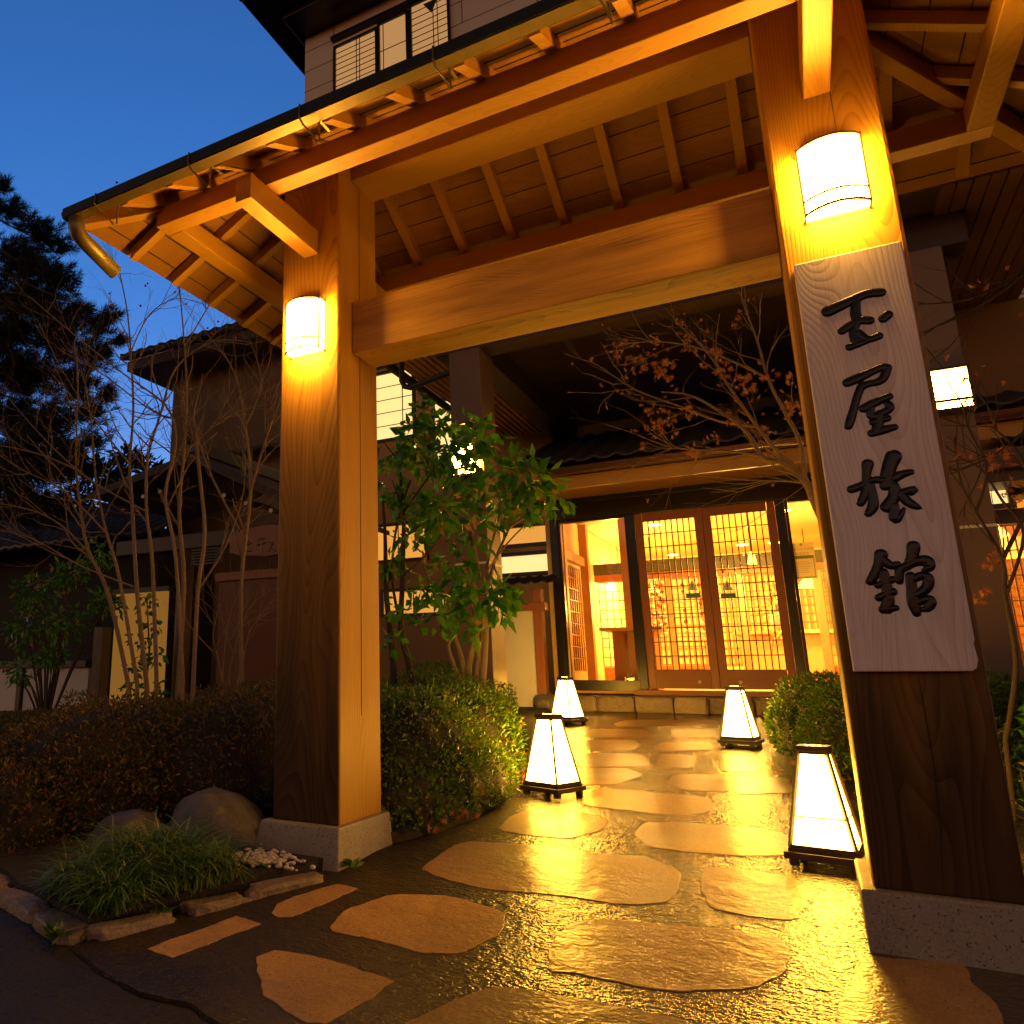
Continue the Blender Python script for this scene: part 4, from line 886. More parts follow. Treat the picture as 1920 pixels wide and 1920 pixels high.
YG = 7.0
sg = thing('side_gate', 'old timber side gate with a bark gable roof and carved name plaque', 'gate', (-6.2, 7.2, -.6))
ap_, el, er = at(362,848,YG), at(165,925,YG), at(575,945,YG)
def slope(mb, p, q, y0, y1, th):
    mb.hexa([(p.x,y0,p.z-th),(q.x,y0,q.z-th),(q.x,y1,q.z-th),(p.x,y1,p.z-th),(p.x,y0,p.z),(q.x,y0,q.z),(q.x,y1,q.z),(p.x,y1,p.z)])
mb = MB(); slope(mb, el, ap_, YG, YG+2.0, .06); slope(mb, ap_, er, YG, YG+2.0, .06); part(mb, 'roof', M_TILE, sg, 0)
mb = MB()
for k in range(9):                                       # thin roof courses seen at the gable
    t_ = k/9
    for p, q in ((el, ap_), (ap_, er)):
        mb.beam((p.x, YG-.012-k*.001, p.z-.012-.012*k), (q.x, YG-.012-k*.001, q.z-.012-.012*k), .03, .007)
part(mb, 'roof_courses', WDARKX, sg, 0)
part(MB().box(ap_.x-.08, ap_.x+.08, YG-.05, YG+2, ap_.z-.02, ap_.z+.14).lathe((ap_.x, YG-.05, ap_.z+.1), [(.09,0),(.11,.06),(.05,.16)], 12), 'ridge', M_TILE, sg, .01)
zb_ = at(430,1010,YG).z
part(MB().box(el.x+.5, er.x-.3, YG+.1, YG+.3, zb_-.05, zb_+.14), 'lintel', WDARKX, sg, .01)
M_DOT = plain('white_rafter_end', (.75,.7,.6), .6)
for px, py in ((420,929),(461,943),(508,957),(300,922),(268,931),(180,943),(141,949)):
    c = at(px, py, YG-.02); dr = 1 if px > 362 else -1
    r_ = MB().tube([(c.x,YG-.02,c.z),(c.x,YG+.9,c.z+.02)], .028, 8).build('rafter', WDARKX, sg)
    MB().tube([(c.x,YG-.026,c.z),(c.x,YG-.0205,c.z)], .026, 10).build('rafter_end', M_DOT, r_)
q0, q1 = at(430,1040,YG), at(570,985,YG)
pl = part(MB().extrude_y([(q0.x,q0.z+.02),(q0.x+.15,q0.z-.02),((q0.x+q1.x)/2,q0.z-.06),(q1.x,q0.z-.02),(q1.x,q1.z),((q0.x+q1.x)/2,q1.z+.06),(q0.x+.1,q1.z+.03),(q0.x,q1.z-.04)], YG-.0, YG+.06), 'name_plaque', WREDX, sg, .006)
kz = lambda pts: [(at(p[0],p[1],YG-.002)) for p in pts]
for ch in (([(462,1012),(455,1022)],[(462,1012),(471,1020)],[(458,1022),(468,1021)],[(463,1018),(463,1034)],[(456,1034),(472,1033)]),([(485,1012),(496,1009)],[(482,1022),(499,1018)],[(491,1010),(489,1036)]),([(505,1016),(513,1022)],[(512,1014),(503,1034)],[(507,1026),(517,1034)])):
    mb = MB()
    for pts in ch: mb.tube(kz(pts), .009, 5)
    mb.build('plaque_character', M_BRASS, pl)
q = at(320,1200,YG); part(MB().tube([(q.x,YG+.2,-.6),(q.x,YG+.2,zb_)], .10, 14), 'post', wood('old_round_post','Z',(.12,.07,.035),(.06,.03,.015)), sg, 0, smooth=True)
q0, q1 = at(404,1285,YG+.1), at(560,1080,YG+.1); part(MB().box(q0.x, q1.x, YG+.1, YG+.15, -.6, q1.z), 'door_panel', wood('old_red_board', 'Z', (.17,.05,.008), (.10,.028,.004)), sg, .004); part(MB().box(q0.x-.03, q1.x+.03, YG+.06, YG+.2, q1.z+.001, q1.z+.1), 'door_head', WREDX, sg, .004)
mb = MB()
for i in range(9): zz = at(380,1055,YG).z+.035*i; mb.box(at(345,1050,YG).x, at(405,1050,YG).x, YG+.12, YG+.14, zz, zz+.02)
part(mb, 'slatted_vent', WDARKX, sg, 0)
gw = thing('garden_wall', 'low white plaster garden wall with dark posts at the left edge', 'garden wall', (-8, 7.1, -.5))
zt = at(80,1252,7.0).z
for a, b_ in ((-60,32),(44,163)): q0, q1 = at(a,1300,7.0), at(b_,1300,7.0); part(MB().box(q0.x, q1.x, 7.0, 7.06, -.6, zt), 'panel', M_WHITEP, gw, 0)
for px, wd in ((38,.045),(181,.08)): q = at(px,1300,7.0); part(MB().box(q.x-wd, q.x+wd, 6.96, 7.1, -.6, zt+(.5 if wd > .06 else .08)), 'post', WDARK, gw, .004)
q0 = at(-60,1250,7.0); q1 = at(168,1250,7.0); part(MB().box(q0.x, q1.x, 6.93, 7.13, zt+.001, zt+.09), 'cap_rail', WDARKX, gw, .004)
part(MB().box(q0.x, q1.x, 7.05, 7.15, zt+.1, zt+1.0), 'board_wall', plain('old_board_wall', (.014,.009,.006), .8), gw, 0)
oh = thing('dark_house', 'dark timber house with a tiled roof behind the garden wall at the left edge', 'building', (-13, 10, -.4))
q0, q1 = at(-320,1200,9.2), at(300,1000,9.2); part(MB().box(q0.x, q1.x, 9.2, 11.5, -.5, q1.z+.1), 'wall', plain('shaded_board_wall', (.010,.007,.005), .8), oh, 0)  # near-black wall colour stands in for the shade of surrounding trees
V, F = tiles(q0.x-1, q1.x+.5, 8.5, q1.z-.1, 10.4, q1.z+.95, .26, 8); o = npmesh('tile_roof', V, F, M_TILE, oh, True); s_ = o.modifiers.new('thick','SOLIDIFY'); s_.thickness = .1
q0, q1 = at(205,1310,7.15), at(312,1108,7.15); ls = thing('wall_glow_panel', 'cream wall panel with lamplight painted as its own glow behind the bare shrub stems', 'wall panel with painted glow', ((q0.x+q1.x)/2, 7.2, -.55))
MB().box(q0.x, q1.x, 7.15, 7.2, -.55, q1.z).build('glow_pane', emit('painted_wall_glow', (1.0,.44,.07), .24), ls); MB().box(q0.x-.05, q1.x+.05, 7.13, 7.22, q1.z+.001, q1.z+.06).build('frame', WDARKX, ls)  # light of a hidden lamp on the wall, painted as emission

# ================================================================== PLANTS
def hedge(name, label, cat, ells, n, mat, Ln, W, seed, group=None):
    rng = np.random.default_rng(seed); E_ = np.array(ells, float); C_, Rr = E_[:, :3], E_[:, 3:]
    area = (Rr[:,0]*Rr[:,1]+Rr[:,2]*(Rr[:,0]+Rr[:,1])); idx = rng.choice(len(E_), size=n*3, p=area/area.sum())
    d = rng.normal(size=(n*3,3)); d /= np.linalg.norm(d, axis=1, keepdims=True)
    lump = np.array([noise.noise(Vector(q)*5) for q in (C_[idx]+d*Rr[idx])[:,:].tolist()])
    s = 1+.16*lump-.22*rng.random(n*3)**2.2
    P = C_[idx]+d*Rr[idx]*s[:,None]
    keep = P[:,2] > (-.8+SL*(P[:,1]-3))+.03
    for k in range(len(E_)):
        q = (((P-C_[k])/Rr[k])**2).sum(1); keep &= ~((q < .55) & (idx != k))
    P, d = P[keep][:n], d[keep][:n]
    Nn = d/np.array([1,1,1]); D = Nn*.8+rng.normal(size=P.shape)*.75+np.array([0,0,.25])
    t = thing(name, label, cat, (float(C_[0,0]), float(C_[0,1]), gz(float(C_[0,1]))), group)
    V, F = leaves_np(P, D, Ln*rng.uniform(.6,1.25,len(P)), W*rng.uniform(.7,1.2,len(P)), .3, rng)
    npmesh('leaves', V, F, mat, t)
    bm = bmesh.new()
    for c, r in zip(C_.tolist(), Rr.tolist()):
        mt = Matrix.Translation(Vector(c)) @ Matrix.Diagonal((r[0]*.82, r[1]*.82, r[2]*.82, 1)); bmesh.ops.create_icosphere(bm, subdivisions=4, radius=1, matrix=mt)
    for v in bm.verts: v.co += Vector((noise.noise(v.co*6), noise.noise(v.co*6+Vector((5,0,0))), noise.noise(v.co*6+Vector((0,9,0)))))*.06
    me = bpy.data.meshes.new('twig_mass'); bm.to_mesh(me); bm.free(); finish(me, 'twig_mass', M_CORE, t, WP[t.name]*0, True)
    return t
hedge('azalea_hedge', 'broad dark reddish azalea hedge filling the bed left of the gate', 'hedge',
      [(-2.85,3.62,-.58,.62,.62,.46),(-3.5,3.35,-.62,.75,.7,.48),(-3.32,3.02,-.72,.40,.36,.34),(-4.3,3.3,-.66,.8,.8,.34),(-3.55,2.62,-.76,.5,.32,.32),(-4.2,2.7,-.74,.6,.5,.36),(-3.3,4.6,-.5,1.0,.9,.42),(-4.4,4.6,-.60,.8,.9,.38),(-5.6,3.9,-.66,1.0,1.0,.32),(-6.4,5.4,-.62,1.4,1.2,.24),(-5.2,3.2,-.70,.6,.5,.32)],
      62000, M_HEDGE, .032, .013, 3)
hedge('azalea_hedge', 'green azalea hedge behind the left gate post lit by a lantern', 'hedge',
      [(-2.02,4.15,-.52,.42,.55,.42),(-2.05,4.9,-.48,.42,.6,.42),(-2.6,4.6,-.48,.6,.8,.42),(-2.55,5.7,-.42,.55,.9,.42),(-2.95,6.8,-.36,.6,.9,.42),(-1.92,3.72,-.66,.24,.28,.22),(-1.76,4.3,-.62,.24,.5,.26),(-1.80,3.85,-.70,.22,.35,.16)],
      34000, M_HEDGEG, .032, .013, 5)
hedge('azalea_bush', 'round green azalea bush between the two right hand lanterns', 'bush',
      [(.30,5.95,-.42,.42,.55,.40),(.06,6.7,-.40,.40,.55,.38),(.75,6.5,-.38,.55,.8,.40),(.5,5.3,-.5,.36,.4,.34)],
      24000, M_HEDGEG, .034, .014, 7)
hedge('leafy_bush', 'dark glossy leafed bush at the right edge behind the sign post', 'bush', [(1.25,4.75,-.35,.4,.5,.5),(1.7,5.1,-.3,.5,.5,.55),(1.05,4.4,-.55,.3,.35,.3)], 3200, M_LEAF, .085, .045, 8)

# dwarf lilyturf: arching blades from a few crowns
def blades(name, label, cat, crowns, n, mat, ln, w, seed, arch=.9):
    rng = np.random.default_rng(seed); V, F = [], []; K = 6
    for i in range(n):
        c = crowns[rng.integers(len(crowns))]; x, y = c[0]+rng.normal()*c[2], c[1]+rng.normal()*c[2]; a = rng.uniform(0, 2*math.pi); l = ln*rng.uniform(.55,1.2)*c[3]
        el0 = rng.uniform(.9,1.45); p = np.array([x, y, gz(y)+.04]); bs = len(V); e = el0; wd = w*rng.uniform(.6,1.2)
        sd = np.array([-math.sin(a), math.cos(a), 0])
        for k in range(K+1):
            t = k/K; ww = wd*(1-t**2.2)*.5+.0003
            V.append(p-sd*ww); V.append(p+sd*ww)
            p = p+np.array([math.cos(a)*math.cos(e), math.sin(a)*math.cos(e), math.sin(e)])*l/K; e -= arch*rng.uniform(.25,.42)
        F += [(bs+2*k, bs+2*k+1, bs+2*k+3, bs+2*k+2) for k in range(K)]
    V = np.array(V); V[:,2] = np.maximum(V[:,2], -.8+SL*(V[:,1]-3)+.012)
    return npmesh(name, V, F, mat, None, label=label, category=cat)
blades('lilyturf_clump', 'arching green clump of dwarf lilyturf at the corner of the bed', 'plant', [(-2.36,2.28,.07,1.05),(-2.20,2.38,.06,1.0),(-2.10,2.52,.04,.85),(-2.30,2.52,.07,1.2),(-2.42,2.45,.06,1.15),(-2.22,2.16,.04,.85),(-2.44,2.2,.04,.8)], 2600, M_GRASS, .27, .0075, 2)
blades('dry_grass', 'dry straw coloured grass behind the right post', 'plant', [(.95,4.0,.12,1),(1.15,4.2,.15,1.1),(1.4,4.3,.15,1)], 260, M_STRAW, .42, .006, 6, .5)
def weed(px, py, s, seed, label):
    rng = np.random.default_rng(seed); c = gnd(px, py); n = 14; a = rng.uniform(0,6.28,n)
    P = np.array([[c.x,c.y,c.z+.012]])+rng.normal(size=(n,3))*np.array([s*.2,s*.2,.002]); D = np.stack([np.cos(a), np.sin(a), rng.uniform(.15,.7,n)], 1)
    V, F = leaves_np(P, D, s*rng.uniform(.7,1.2,n), s*.45, .15, rng); npmesh('weed', V, F, M_GRASS, None, label=label, category='weed', group='weeds along the kerb')
weed(110, 1762, .07, 1, 'small weed at the corner where kerb meets street'); weed(300, 1722, .05, 2, 'small weed on the path side of the lilyturf'); weed(660, 1630, .05, 3, 'small weed at the foot of the left post base')

def branch(mb, tips, p, d, l, r, depth, rng, spread=.6, up=.15, seg=5, n=5, kids=(2,4), shrink=.62, wob=.18):
    pts, rad = [p.copy()], [r]; d = d.normalized()
    for k in range(seg):
        d = (d+Vector((rng.gauss(0,wob), rng.gauss(0,wob), rng.gauss(0,wob)+up*.25))).normalized(); p = p+d*(l/seg); pts.append(p.copy()); rad.append(r*(1-.55*(k+1)/seg))
    mb.tube(pts, rad, n if depth > 1 else 4)
    if depth <= 0: tips.append((p.copy(), d.copy())); return
    for _ in range(rng.randint(*kids)):
        k = rng.randint(1, seg); q = pts[k]; dd = (pts[k]-pts[k-1]).normalized()
        side = Vector((rng.gauss(0,1), rng.gauss(0,1), rng.gauss(0,.7))).normalized()
        branch(mb, tips, q, dd+side*spread, l*shrink*rng.uniform(.6,1.1), rad[k]*.62, depth-1, rng, spread, up, seg, n, kids, shrink, wob)
    tips.append((p.copy(), d.copy()))
def smoothpts(P, k=4):
    out = []
    for i in range(len(P)-1):
        p0, p1, p2, p3 = P[max(i-1,0)], P[i], P[i+1], P[min(i+2,len(P)-1)]
        for j in range(k):
            t = j/k; out.append(.5*((2*p1)+(p2-p0)*t+(2*p0-5*p1+4*p2-p3)*t*t+(-p0+3*p1-3*p2+p3)*t**3))
    out.append(P[-1]); return out

# bare multi-stemmed shrub in the left bed, a few red berries left on it
def bare_shrub(name, label, stems, rng, r0, kidn, r_side=.0045):
    base = at(*stems[0][0][0][:2], stems[0][1]); base.z = gz(min(base.y, 9))
    t = thing(name, label, 'shrub', base); mb = MB(); tips = []; tw = MB()
    for pts, Y, rr in stems:
        P = [at(px, py, Y+dy) for px, py, dy in pts]; P = smoothpts(P); n = len(P)
        if pts[0][1] > 1150: P[0] = Vector((P[0].x, P[0].y, gz(P[0].y)+.02))
        rad = [max(.0028, rr*(1-.78*i/(n-1))) for i in range(n)]; mb.tube(P, [q_*.88 for q_ in rad], 6)
        for _ in range(kidn):
            k = rng.randint(int(n*.25), n-1); dd = (P[k]-P[k-1]).normalized(); side = Vector((rng.gauss(-.25,1), rng.gauss(0,.7), rng.gauss(.2,.6))).normalized()
            branch(tw, tips, P[k], dd+side*.8, rng.uniform(.25,.7), rad[k]*.55, 2, rng, .7, .3, 5, 4, (1,3), .6, .16)
    mb.build('stem', M_BARK, t, smooth=True); tw.build('twigs', M_BARK, t, smooth=True)
    return t, tips
r1 = random.Random(5); Y0 = 4.15
S = [([(250,1330,0),(205,1120,.05),(165,1030,0),(152,960,0),(143,880,0),(144,790,-.05),(146,700,-.1),(139,640,-.1)], Y0, .020),
     ([(265,1330,0),(225,1090,0),(200,1000,0),(180,900,.1),(172,800,.1),(157,705,.1)], Y0, .018),
     ([(280,1330,0),(258,1120,0),(248,950,.1),(243,870,.1),(250,770,.1),(245,660,.1),(238,580,.1),(222,500,.15)], Y0+.1, .021),
     ([(295,1330,0),(286,1060,0),(275,960,0),(277,860,0),(300,780,0),(330,690,0),(400,640,0),(470,642,-.1)], Y0, .018),
     ([(330,1330,0),(345,1100,0),(336,960,0),(345,850,0),(350,740,0),(346,650,0),(335,520,0)], Y0+.15, .022),
     ([(360,1330,0),(371,1110,0),(384,1000,0),(371,860,0),(366,800,0),(350,782,0),(315,783,0),(270,760,0),(190,700,-.1),(120,660,-.2)], Y0, .019),
     ([(345,1330,0),(330,1050,0),(310,930,0),(330,830,0),(310,760,0),(230,700,0),(130,620,-.1),(60,560,-.2)], Y0-.1, .017),
     ([(165,1035,0),(115,985,-.1),(55,955,-.2),(-30,940,-.3)], Y0, .012),([(143,880,0),(75,852,-.1),(0,835,-.2),(-40,830,-.2)], Y0, .011),
     ([(200,1000,0),(120,920,-.1),(40,880,-.2),(-20,840,-.3)], Y0, .010),([(276,960,0),(170,900,-.1),(90,830,-.2),(10,740,-.3)], Y0, .010),
     ([(250,1100,0),(150,1060,-.1),(60,1010,-.2),(-20,990,-.2)], Y0-.1, .010),([(370,1110,0),(425,1020,.1),(455,930,.2),(460,860,.2)], Y0+.2, .010),
     ([(345,850,0),(400,800,.1),(450,770,.2),(520,755,.3)], Y0+.2, .009),([(243,870,0),(180,790,0),(120,700,-.1),(70,600,-.2)], Y0, .009),
     ([(346,650,0),(400,560,.1),(430,520,.1),(450,480,.1)], Y0+.2, .007),([(245,660,0),(280,590,.05),(330,560,.05),(380,570,.05)], Y0+.1, .007)]
t, tips = bare_shrub('bare_shrub', 'bare multi stemmed shrub with a few red berries left of the gate', S, r1, .02, 14)
b0 = None
for i, (p, d) in enumerate(r1.sample(tips, 90)):
    if b0 is None: b0 = npmesh('berry', iv*.0085+np.array(p), iff, M_BERRY, t, True)
    else:
        o = b0.copy(); COL.objects.link(o); o.parent = t; o.location = p+Vector((r1.gauss(0,.01), r1.gauss(0,.01), -.008))-WP[t.name]; o.scale = [r1.uniform(.75,1.25)]*3
r2 = random.Random(8)
S = [([(455,1330,0),(452,1100,0),(470,920,0),(460,800,0),(440,700,0),(400,640,0)], 6.3, .03),([(470,920,0),(500,820,0),(530,740,0),(560,690,0)], 6.3, .018),([(460,800,0),(490,720,0),(470,640,0)], 6.3, .014),([(452,1000,0),(400,900,0),(370,820,0),(350,760,0)], 6.3, .018)]
bare_shrub('bare_tree', 'dim bare tree in front of the cream wing wall', S, r2, .02, 14)
r3 = random.Random(9)
S = [([(415,1320,0),(420,1230,0),(430,1160,0),(450,1100,0)], 4.6, .008),([(425,1320,0),(410,1240,0),(400,1190,0),(412,1130,0)], 4.6, .008),([(435,1320,0),(455,1240,0),(470,1180,0),(500,1150,0)], 4.6, .008),([(430,1320,0),(432,1250,0),(462,1150,0),(500,1110,0)],4.7,.007)]
bare_shrub('bare_shrub', 'small fine twigged shrub in front of the red brown gate door', S, r3, .02, 8)

# dark leafy shrub at the far left
def leafy(t, blobs, n, mat, Ln, W, seed, droop=.5):
    rng = np.random.default_rng(seed); P = []; wts = np.array([b_[3]**2 for b_ in blobs]); idx = rng.choice(len(blobs), size=n, p=wts/wts.sum())
    c = np.array([list(at(b_[0], b_[1], b_[2])) for b_ in blobs]); r = np.array([b_[3]*b_[2]/FPX*1.12 for b_ in blobs])
    d = rng.normal(size=(n,3)); d /= np.linalg.norm(d,axis=1,keepdims=True)
    P = c[idx]+d*(r[idx]*rng.random(n)**.45)[:,None]*np.array([1,1.1,.85]); D = d*.8+rng.normal(size=(n,3))*.6+np.array([0,0,-droop])
    V, F = leaves_np(P, D, Ln*rng.uniform(.55,1.2,n), W*rng.uniform(.6,1.1,n), .12, rng); npmesh('leaves', V, F, mat, t); return P
c = at(90,1300,5.6); t = thing('leafy_shrub', 'dark leafy evergreen shrub at the left edge before the white garden wall', 'shrub', (c.x, c.y, gz(c.y)))
PL = leafy(t, [(70,1110,5.6,55),(130,1080,5.6,50),(180,1040,5.6,45),(60,1180,5.6,60),(130,1170,5.5,50),(200,1130,5.4,40),(100,1230,5.5,40),(40,1260,5.6,40)], 1100, M_LEAF, .09, .045, 12)
mb = MB(); root = Vector((c.x, c.y, gz(c.y)))
for i in range(0,1100,60): q = Vector(PL[i].tolist()); mb.tube(smoothpts([root, root.lerp(q,.5)+Vector((0,0,.1)), q]), [.012]*5+[.006]*3+[.003], 5)
mb.build('stem', M_BARKD, t, smooth=True)
c = at(262,1300,5.2); t = thing('climbing_shrub', 'broad leafed plant silhouetted against the wall panel with painted glow', 'shrub', (c.x, c.y, gz(c.y)))
leafy(t, [(275,1130,5.6,26),(285,1170,5.6,26),(262,1200,5.6,22),(290,1230,5.6,24),(255,1250,5.6,26),(290,1290,5.6,24),(245,1290,5.6,22)], 150, M_LEAF, .085, .05, 13)
mb = MB(); mb.tube([at(270,1320,5.6), at(280,1220,5.6), at(275,1120,5.6)], [.012,.01,.005], 5).tube([at(262,1320,5.6), at(250,1250,5.6)], [.01,.005], 5); mb.build('stem', M_BARKD, t)

# broad-leaved tree with several smooth stems behind the left post
c = at(880,1300,5.9); t = thing('broadleaf_tree', 'multi stemmed green leafed tree in front of the left canopy pillar', 'tree', (c.x, c.y, gz(c.y)))
mb = MB()
def stemline(mb, pts, Y, r0, r1_, n=8):
    P = smoothpts([at(p[0], p[1], Y+(p[2] if len(p) > 2 else 0)) for p in pts]); k = len(P)
    if pts[0][1] > 1240: P[0].z = gz(P[0].y)
    mb.tube(P, [r0+(r1_-r0)*i/(k-1) for i in range(k)], n); return P
for pts, r in (([(872,1330),(868,1250),(850,1190),(820,1130),(790,1050)],.026),([(880,1330),(880,1240),(905,1150),(925,1060),(955,990)],.03),([(890,1330),(895,1250),(912,1150),(915,1050),(940,960)],.028),([(898,1330),(908,1240),(910,1160),(900,1090),(885,1010),(870,930),(845,860)],.03),([(868,1330),(855,1260),(840,1200),(865,1100),(880,1000)],.02),([(905,1330),(903,1260),(890,1160),(870,1080)],.022)):
    stemline(mb, pts, 5.9, r, .008)
for pts in ([(955,990),(1000,960),(1040,945)],[(900,1090),(950,1020),(1010,960)],[(845,860),(830,810),(800,780)],[(870,930),(920,880),(960,870)],[(905,1150),(870,1130),(820,1120)],[(925,1060),(950,1120),(945,1140)]): stemline(mb, pts, 5.85, .010, .004, 6)
mb.build('trunk', M_BARK, t, smooth=True)
B1 = [(905,815,5.7,38),(880,880,5.6,55),(955,880,5.6,52),(1000,900,5.6,40),(1035,935,5.6,30),(930,940,5.7,55),(990,950,5.7,34),(850,950,5.6,48),(880,1010,5.7,40),(850,1060,5.6,36),(905,1130,5.5,50),(850,1110,5.6,44),(820,1150,5.6,44),(940,1120,5.5,34),(870,1180,5.6,30),(870,790,5.7,22)]
leafy(t, B1, 760, M_LEAF, .135, .075, 21, .6)
c = at(765,1310,5.3); t = thing('broadleaf_tree', 'slender dark stemmed leafy tree right beside the left post', 'tree', (c.x, c.y, gz(c.y)))
mb = MB()
for pts, r in (([(775,1330),(768,1250),(752,1180),(755,1080),(757,960),(752,870),(790,790)],.030),([(735,1330),(738,1250),(725,1120),(722,1000),(718,940)],.034),([(752,1180),(735,1080),(745,980),(770,900)],.012)): stemline(mb, pts, 5.3, r, .008)
for pts in ([(757,960),(800,900),(840,850)],[(752,870),(720,830)],[(755,1080),(800,1040),(830,1000)],[(757,960),(735,900)]): stemline(mb, pts, 5.25, .009, .004, 6)
mb.build('trunk', M_BARKD, t, smooth=True)
B2 = [(800,775,5.3,32),(780,815,5.3,34),(825,800,5.3,34),(745,860,5.3,42),(790,860,5.2,42),(830,850,5.3,44),(735,930,5.3,36),(775,940,5.3,40),(820,960,5.2,42),(770,1010,5.3,34),(735,1060,5.3,24),(750,1140,5.2,26),(790,1110,5.2,34),(740,1200,5.2,24)]
leafy(t, B2, 600, M_LEAF, .125, .062, 22, .6)

# maple with dry brown leaves, trunk behind the sign post
def maple_leaf(V, F, p, s, rng):
    d = Vector((rng.gauss(0,1), rng.gauss(0,1), rng.gauss(-.3,.8))).normalized(); u = d.orthogonal().normalized(); u.rotate(Matrix.Rotation(rng.random()*6.28, 3, d)); w = d.cross(u)
    base = len(V); n = 7; V.append(p+d*.0)
    for k in range(n*2+1):
        a = -2.5+5.0*k/(n*2); r = s*((1-.35*abs(a)/2.5) if k % 2 else .32); curl = r*r/s*.5
        V.append(p+u*math.cos(a)*r+w*math.sin(a)*r+d*curl*rng.uniform(-.8,.3))
    for k in range(n*2): F.append((base, base+1+k, base+2+k))
def maple(name, label, mains, Y, blobs, nl, size, seed, kidn, loc, tw_r=.5, bark=None):
    rng = random.Random(seed); t = thing(name, label, 'tree', loc); mb = MB(); tw = MB(); tips = []
    for pts, r in mains:
        P = stemline(mb, pts, Y, r, .004, 7)
        for _ in range(kidn):
            k = rng.randint(len(P)//3, len(P)-1); dd = (P[k]-P[k-1]).normalized(); side = Vector((rng.gauss(-.1,1), rng.gauss(0,.6), rng.gauss(.1,.7))).normalized()
            branch(tw, tips, P[k], dd+side*.7, rng.uniform(.2,.55), .0055*tw_r+.001, 2, rng, .7, .1, 4, 4, (1,3), .6, .15)
    mb.build('trunk', bark or M_BARK, t, smooth=True); tw.build('twigs', bark or M_BARK, t, smooth=True)
    V, F = [], []
    for i in range(nl):
        b_ = rng.choices(blobs, [q[2]**2 for q in blobs])[0]; p = at(b_[0]+rng.gauss(0,b_[2]*.55), b_[1]+rng.gauss(0,b_[2]*.5), Y+rng.gauss(0,.25)); maple_leaf(V, F, p, size*rng.uniform(.6,1.15), rng)
    for p, d in rng.sample(tips, min(len(tips), nl//4)): maple_leaf(V, F, p, size*rng.uniform(.5,1), rng)
    npmesh('leaves', np.array([list(v) for v in V]), np.array(F), M_MAPLE, t); return t
YMP = 5.6; c = at(1640,1340,YMP)
maple('maple_tree', 'small maple with dry brown leaves arching in front of the tiled roof', [([(1640,1400),(1600,1120),(1530,950),(1510,905),(1470,868),(1430,858),(1400,810),(1340,765),(1290,740),(1240,735)],.030),([(1530,950),(1505,890),(1460,850),(1420,800),(1370,730),(1340,680),(1310,640)],.018),([(1510,905),(1500,830),(1470,770),(1440,710),(1420,640),(1390,560)],.016),([(1470,868),(1400,850),(1330,845),(1260,840)],.010),([(1420,800),(1350,790),(1270,760),(1190,730),(1130,690)],.010),([(1440,710),(1380,680),(1300,650),(1220,640),(1150,650)],.009),([(1590,1100),(1540,930),(1500,905),(1400,900),(1290,890)],.007)],
      YMP, [(1160,660,22),(1200,680,26),(1245,690,24),(1230,645,18),(1290,640,20),(1335,665,26),(1360,700,24),(1400,720,22),(1270,600,14),(1380,600,10),(1440,700,18),(1475,715,16),(1220,770,22),(1250,800,22),(1200,800,12),(1290,770,18),(1380,790,18),(1430,800,20),(1480,770,18),(1300,850,16),(1340,820,14)], 360, .035, 31, 9, (c.x, c.y, gz(c.y)))
YM2 = 4.7; c = at(1880,1330,YM2)
maple('maple_tree', 'thin maple with few red leaves at the right edge of the photo', [([(1880,1420),(1905,1250),(1885,1120),(1880,1050),(1830,960),(1800,900),(1790,820)],.012),([(1885,1120),(1920,1000),(1880,940),(1840,880),(1800,860)],.008),([(1880,1050),(1930,930),(1910,850),(1860,800)],.010),([(1830,960),(1850,880),(1815,800),(1812,770)],.007),([(1930,800),(1870,850),(1780,890)],.007),([(1960,480),(1860,560),(1780,600),(1700,640)],.008),([(1980,430),(1900,520),(1820,560),(1740,570)],.006)],
      YM2, [(1880,860,30),(1850,870,24),(1900,920,26),(1800,850,18),(1860,1060,20),(1840,1120,14),(1810,1080,14),(1900,500,8),(1830,535,10),(1720,495,6),(1845,545,6)], 70, .034, 33, 5, (c.x, c.y, gz(c.y)), bark=M_BARKD)

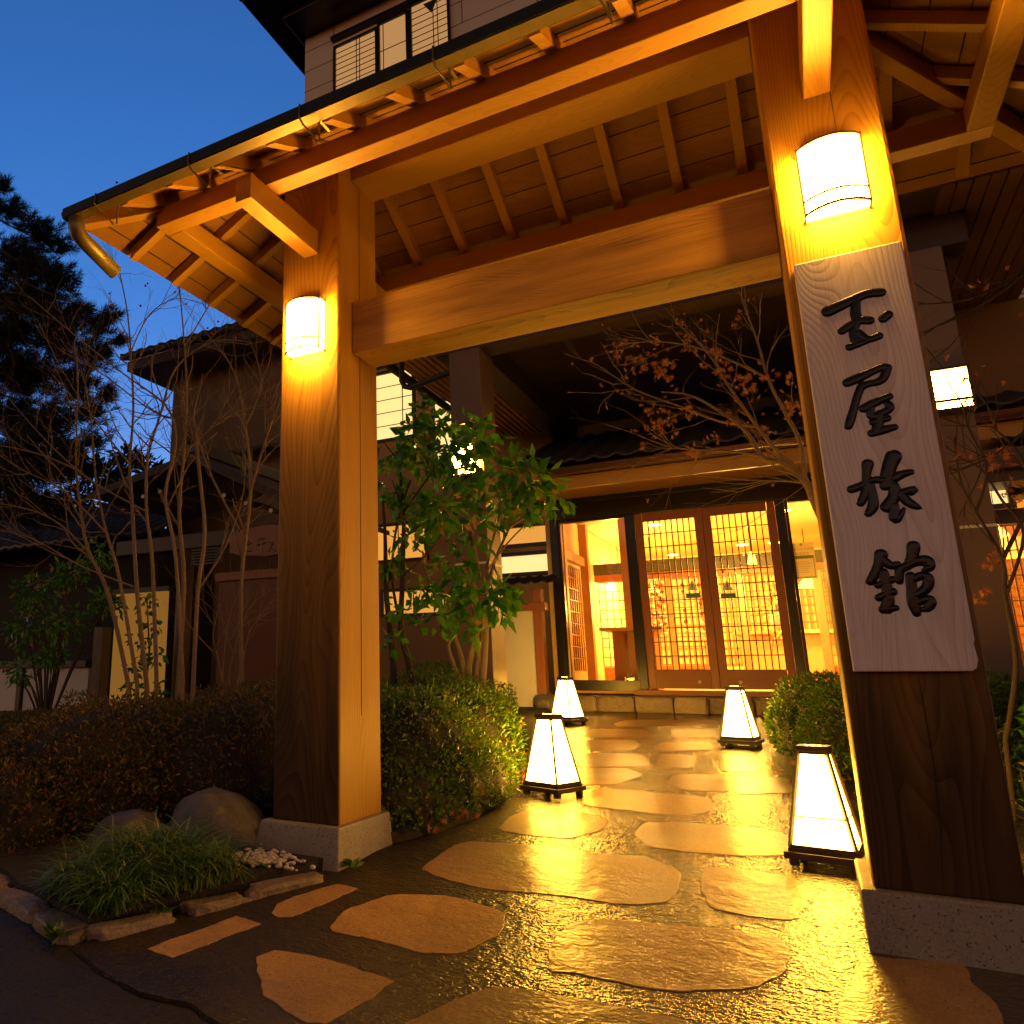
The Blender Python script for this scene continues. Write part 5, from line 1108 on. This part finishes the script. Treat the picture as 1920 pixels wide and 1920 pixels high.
# pine at the far left: needle tufts along the branch ends
rp = random.Random(17); YP = 7.4; c = at(-120,1200,YP); t = thing('pine_tree', 'tall dark pine with needle tufts at the left edge against the sky', 'tree', (c.x, c.y, gz(6)))
mb = MB(); P = smoothpts([Vector((c.x,c.y,gz(6))), at(-110,900,YP), at(-80,650,YP), at(-60,420,YP), at(-40,280,YP)]); mb.tube(P, [.16-.008*i for i in range(len(P))], 10)
tuft = []
for (px, py, r) in ((15,395,40),(70,440,45),(20,480,60),(100,520,45),(60,560,60),(140,590,40),(30,620,60),(110,640,55),(185,610,26),(205,590,16),(180,665,40),(50,700,70),(140,720,50),(220,640,14),(20,780,60),(100,790,50),(160,770,34),(40,850,60),(15,700,60),(90,600,50),(10,560,60),(60,500,50),(130,880,40),(30,950,60),(90,960,45),(-20,640,70),(120,850,34),(10,900,45),(80,890,36),(0,350,22),(110,460,20),(170,830,24),(195,740,20)):
    q = at(px, py, YP+rp.uniform(-.5,.5)); k = min(len(P)-1, max(4, int(len(P)*(1-(py-280)/900)))); b0 = P[k]
    mid = b0.lerp(q,.55)+Vector((0,0,-.1)); mb.tube(smoothpts([b0, mid, q]), [.022,.019,.017,.015,.013,.011,.009,.008,.006], 6)
    for _ in range(int(r*r/30)+5):
        s = r*YP/FPX*1.25; tp = q+Vector((rp.gauss(0,.5)*s, rp.gauss(0,.6)*s, rp.gauss(0,.45)*s)); tuft.append((tp, (tp-mid).normalized()+Vector((0,0,.5)))); mb.tube([q.lerp(tp,.0), q.lerp(tp,.6)+Vector((0,0,-.02)), tp], [.007,.005,.004], 4)
mb.build('trunk', M_BARKD, t, smooth=True)
rng = np.random.default_rng(3); PP, DD = [], []
for tp, d in tuft:
    d = np.array(d.normalized()); k = 46; s_ = rng.random(k); PP.append(np.array(tp)+d*(s_*.16-.06)[:,None]); DD.append(d*1.0+rng.normal(size=(k,3))*.62)
PP, DD = np.concatenate(PP), np.concatenate(DD); V, F = leaves_np(PP, DD, rng.uniform(.09,.17,len(PP)), .006, .0, rng); npmesh('needles', V, F, M_PINE, t)
rng = np.random.default_rng(6)
for k_, (bl, lab) in enumerate((([(20,880,14,70),(110,860,14,60),(60,800,14,50)],'dark leafy tree behind the dark house under the pine'),([(190,890,15,50),(240,860,15,32),(280,880,15,30),(140,940,15,45),(60,950,15,50),(0,960,15,50),(230,920,15,40)],'far dark tree seen low between the bare stems'))):
    c = at(bl[0][0],1200,bl[0][2]); t = thing('background_tree', lab, 'tree', (c.x, c.y, gz(9.6)))
    PL = leafy(t, bl, 2600, M_PINE, .28, .11, 40+k_, .1); q = Vector(PL[0].tolist()); MB().tube([Vector((c.x,c.y,gz(9.6))), Vector((c.x,c.y,q.z))], [.2,.08], 8).build('trunk', M_BARKD, t)
# fallen leaves on the soil by the right bush and hedge
rf = random.Random(3); V, F = [], []
for i in range(130):
    if rf.random() < .55: p = Vector((rf.gauss(-.02,.12), rf.uniform(4.9,6.4), 0))
    else: p = Vector((rf.gauss(-1.66,.06), rf.uniform(3.5,5.0), 0))
    p.z = gz(p.y)+.055; maple_leaf(V, F, p, rf.uniform(.02,.04), rf)
npmesh('fallen_leaves', np.array([list(v) for v in V]), np.array(F), M_MAPLE, None, kind='stuff', label='dry maple leaves fallen along the bed edges', category='leaves')
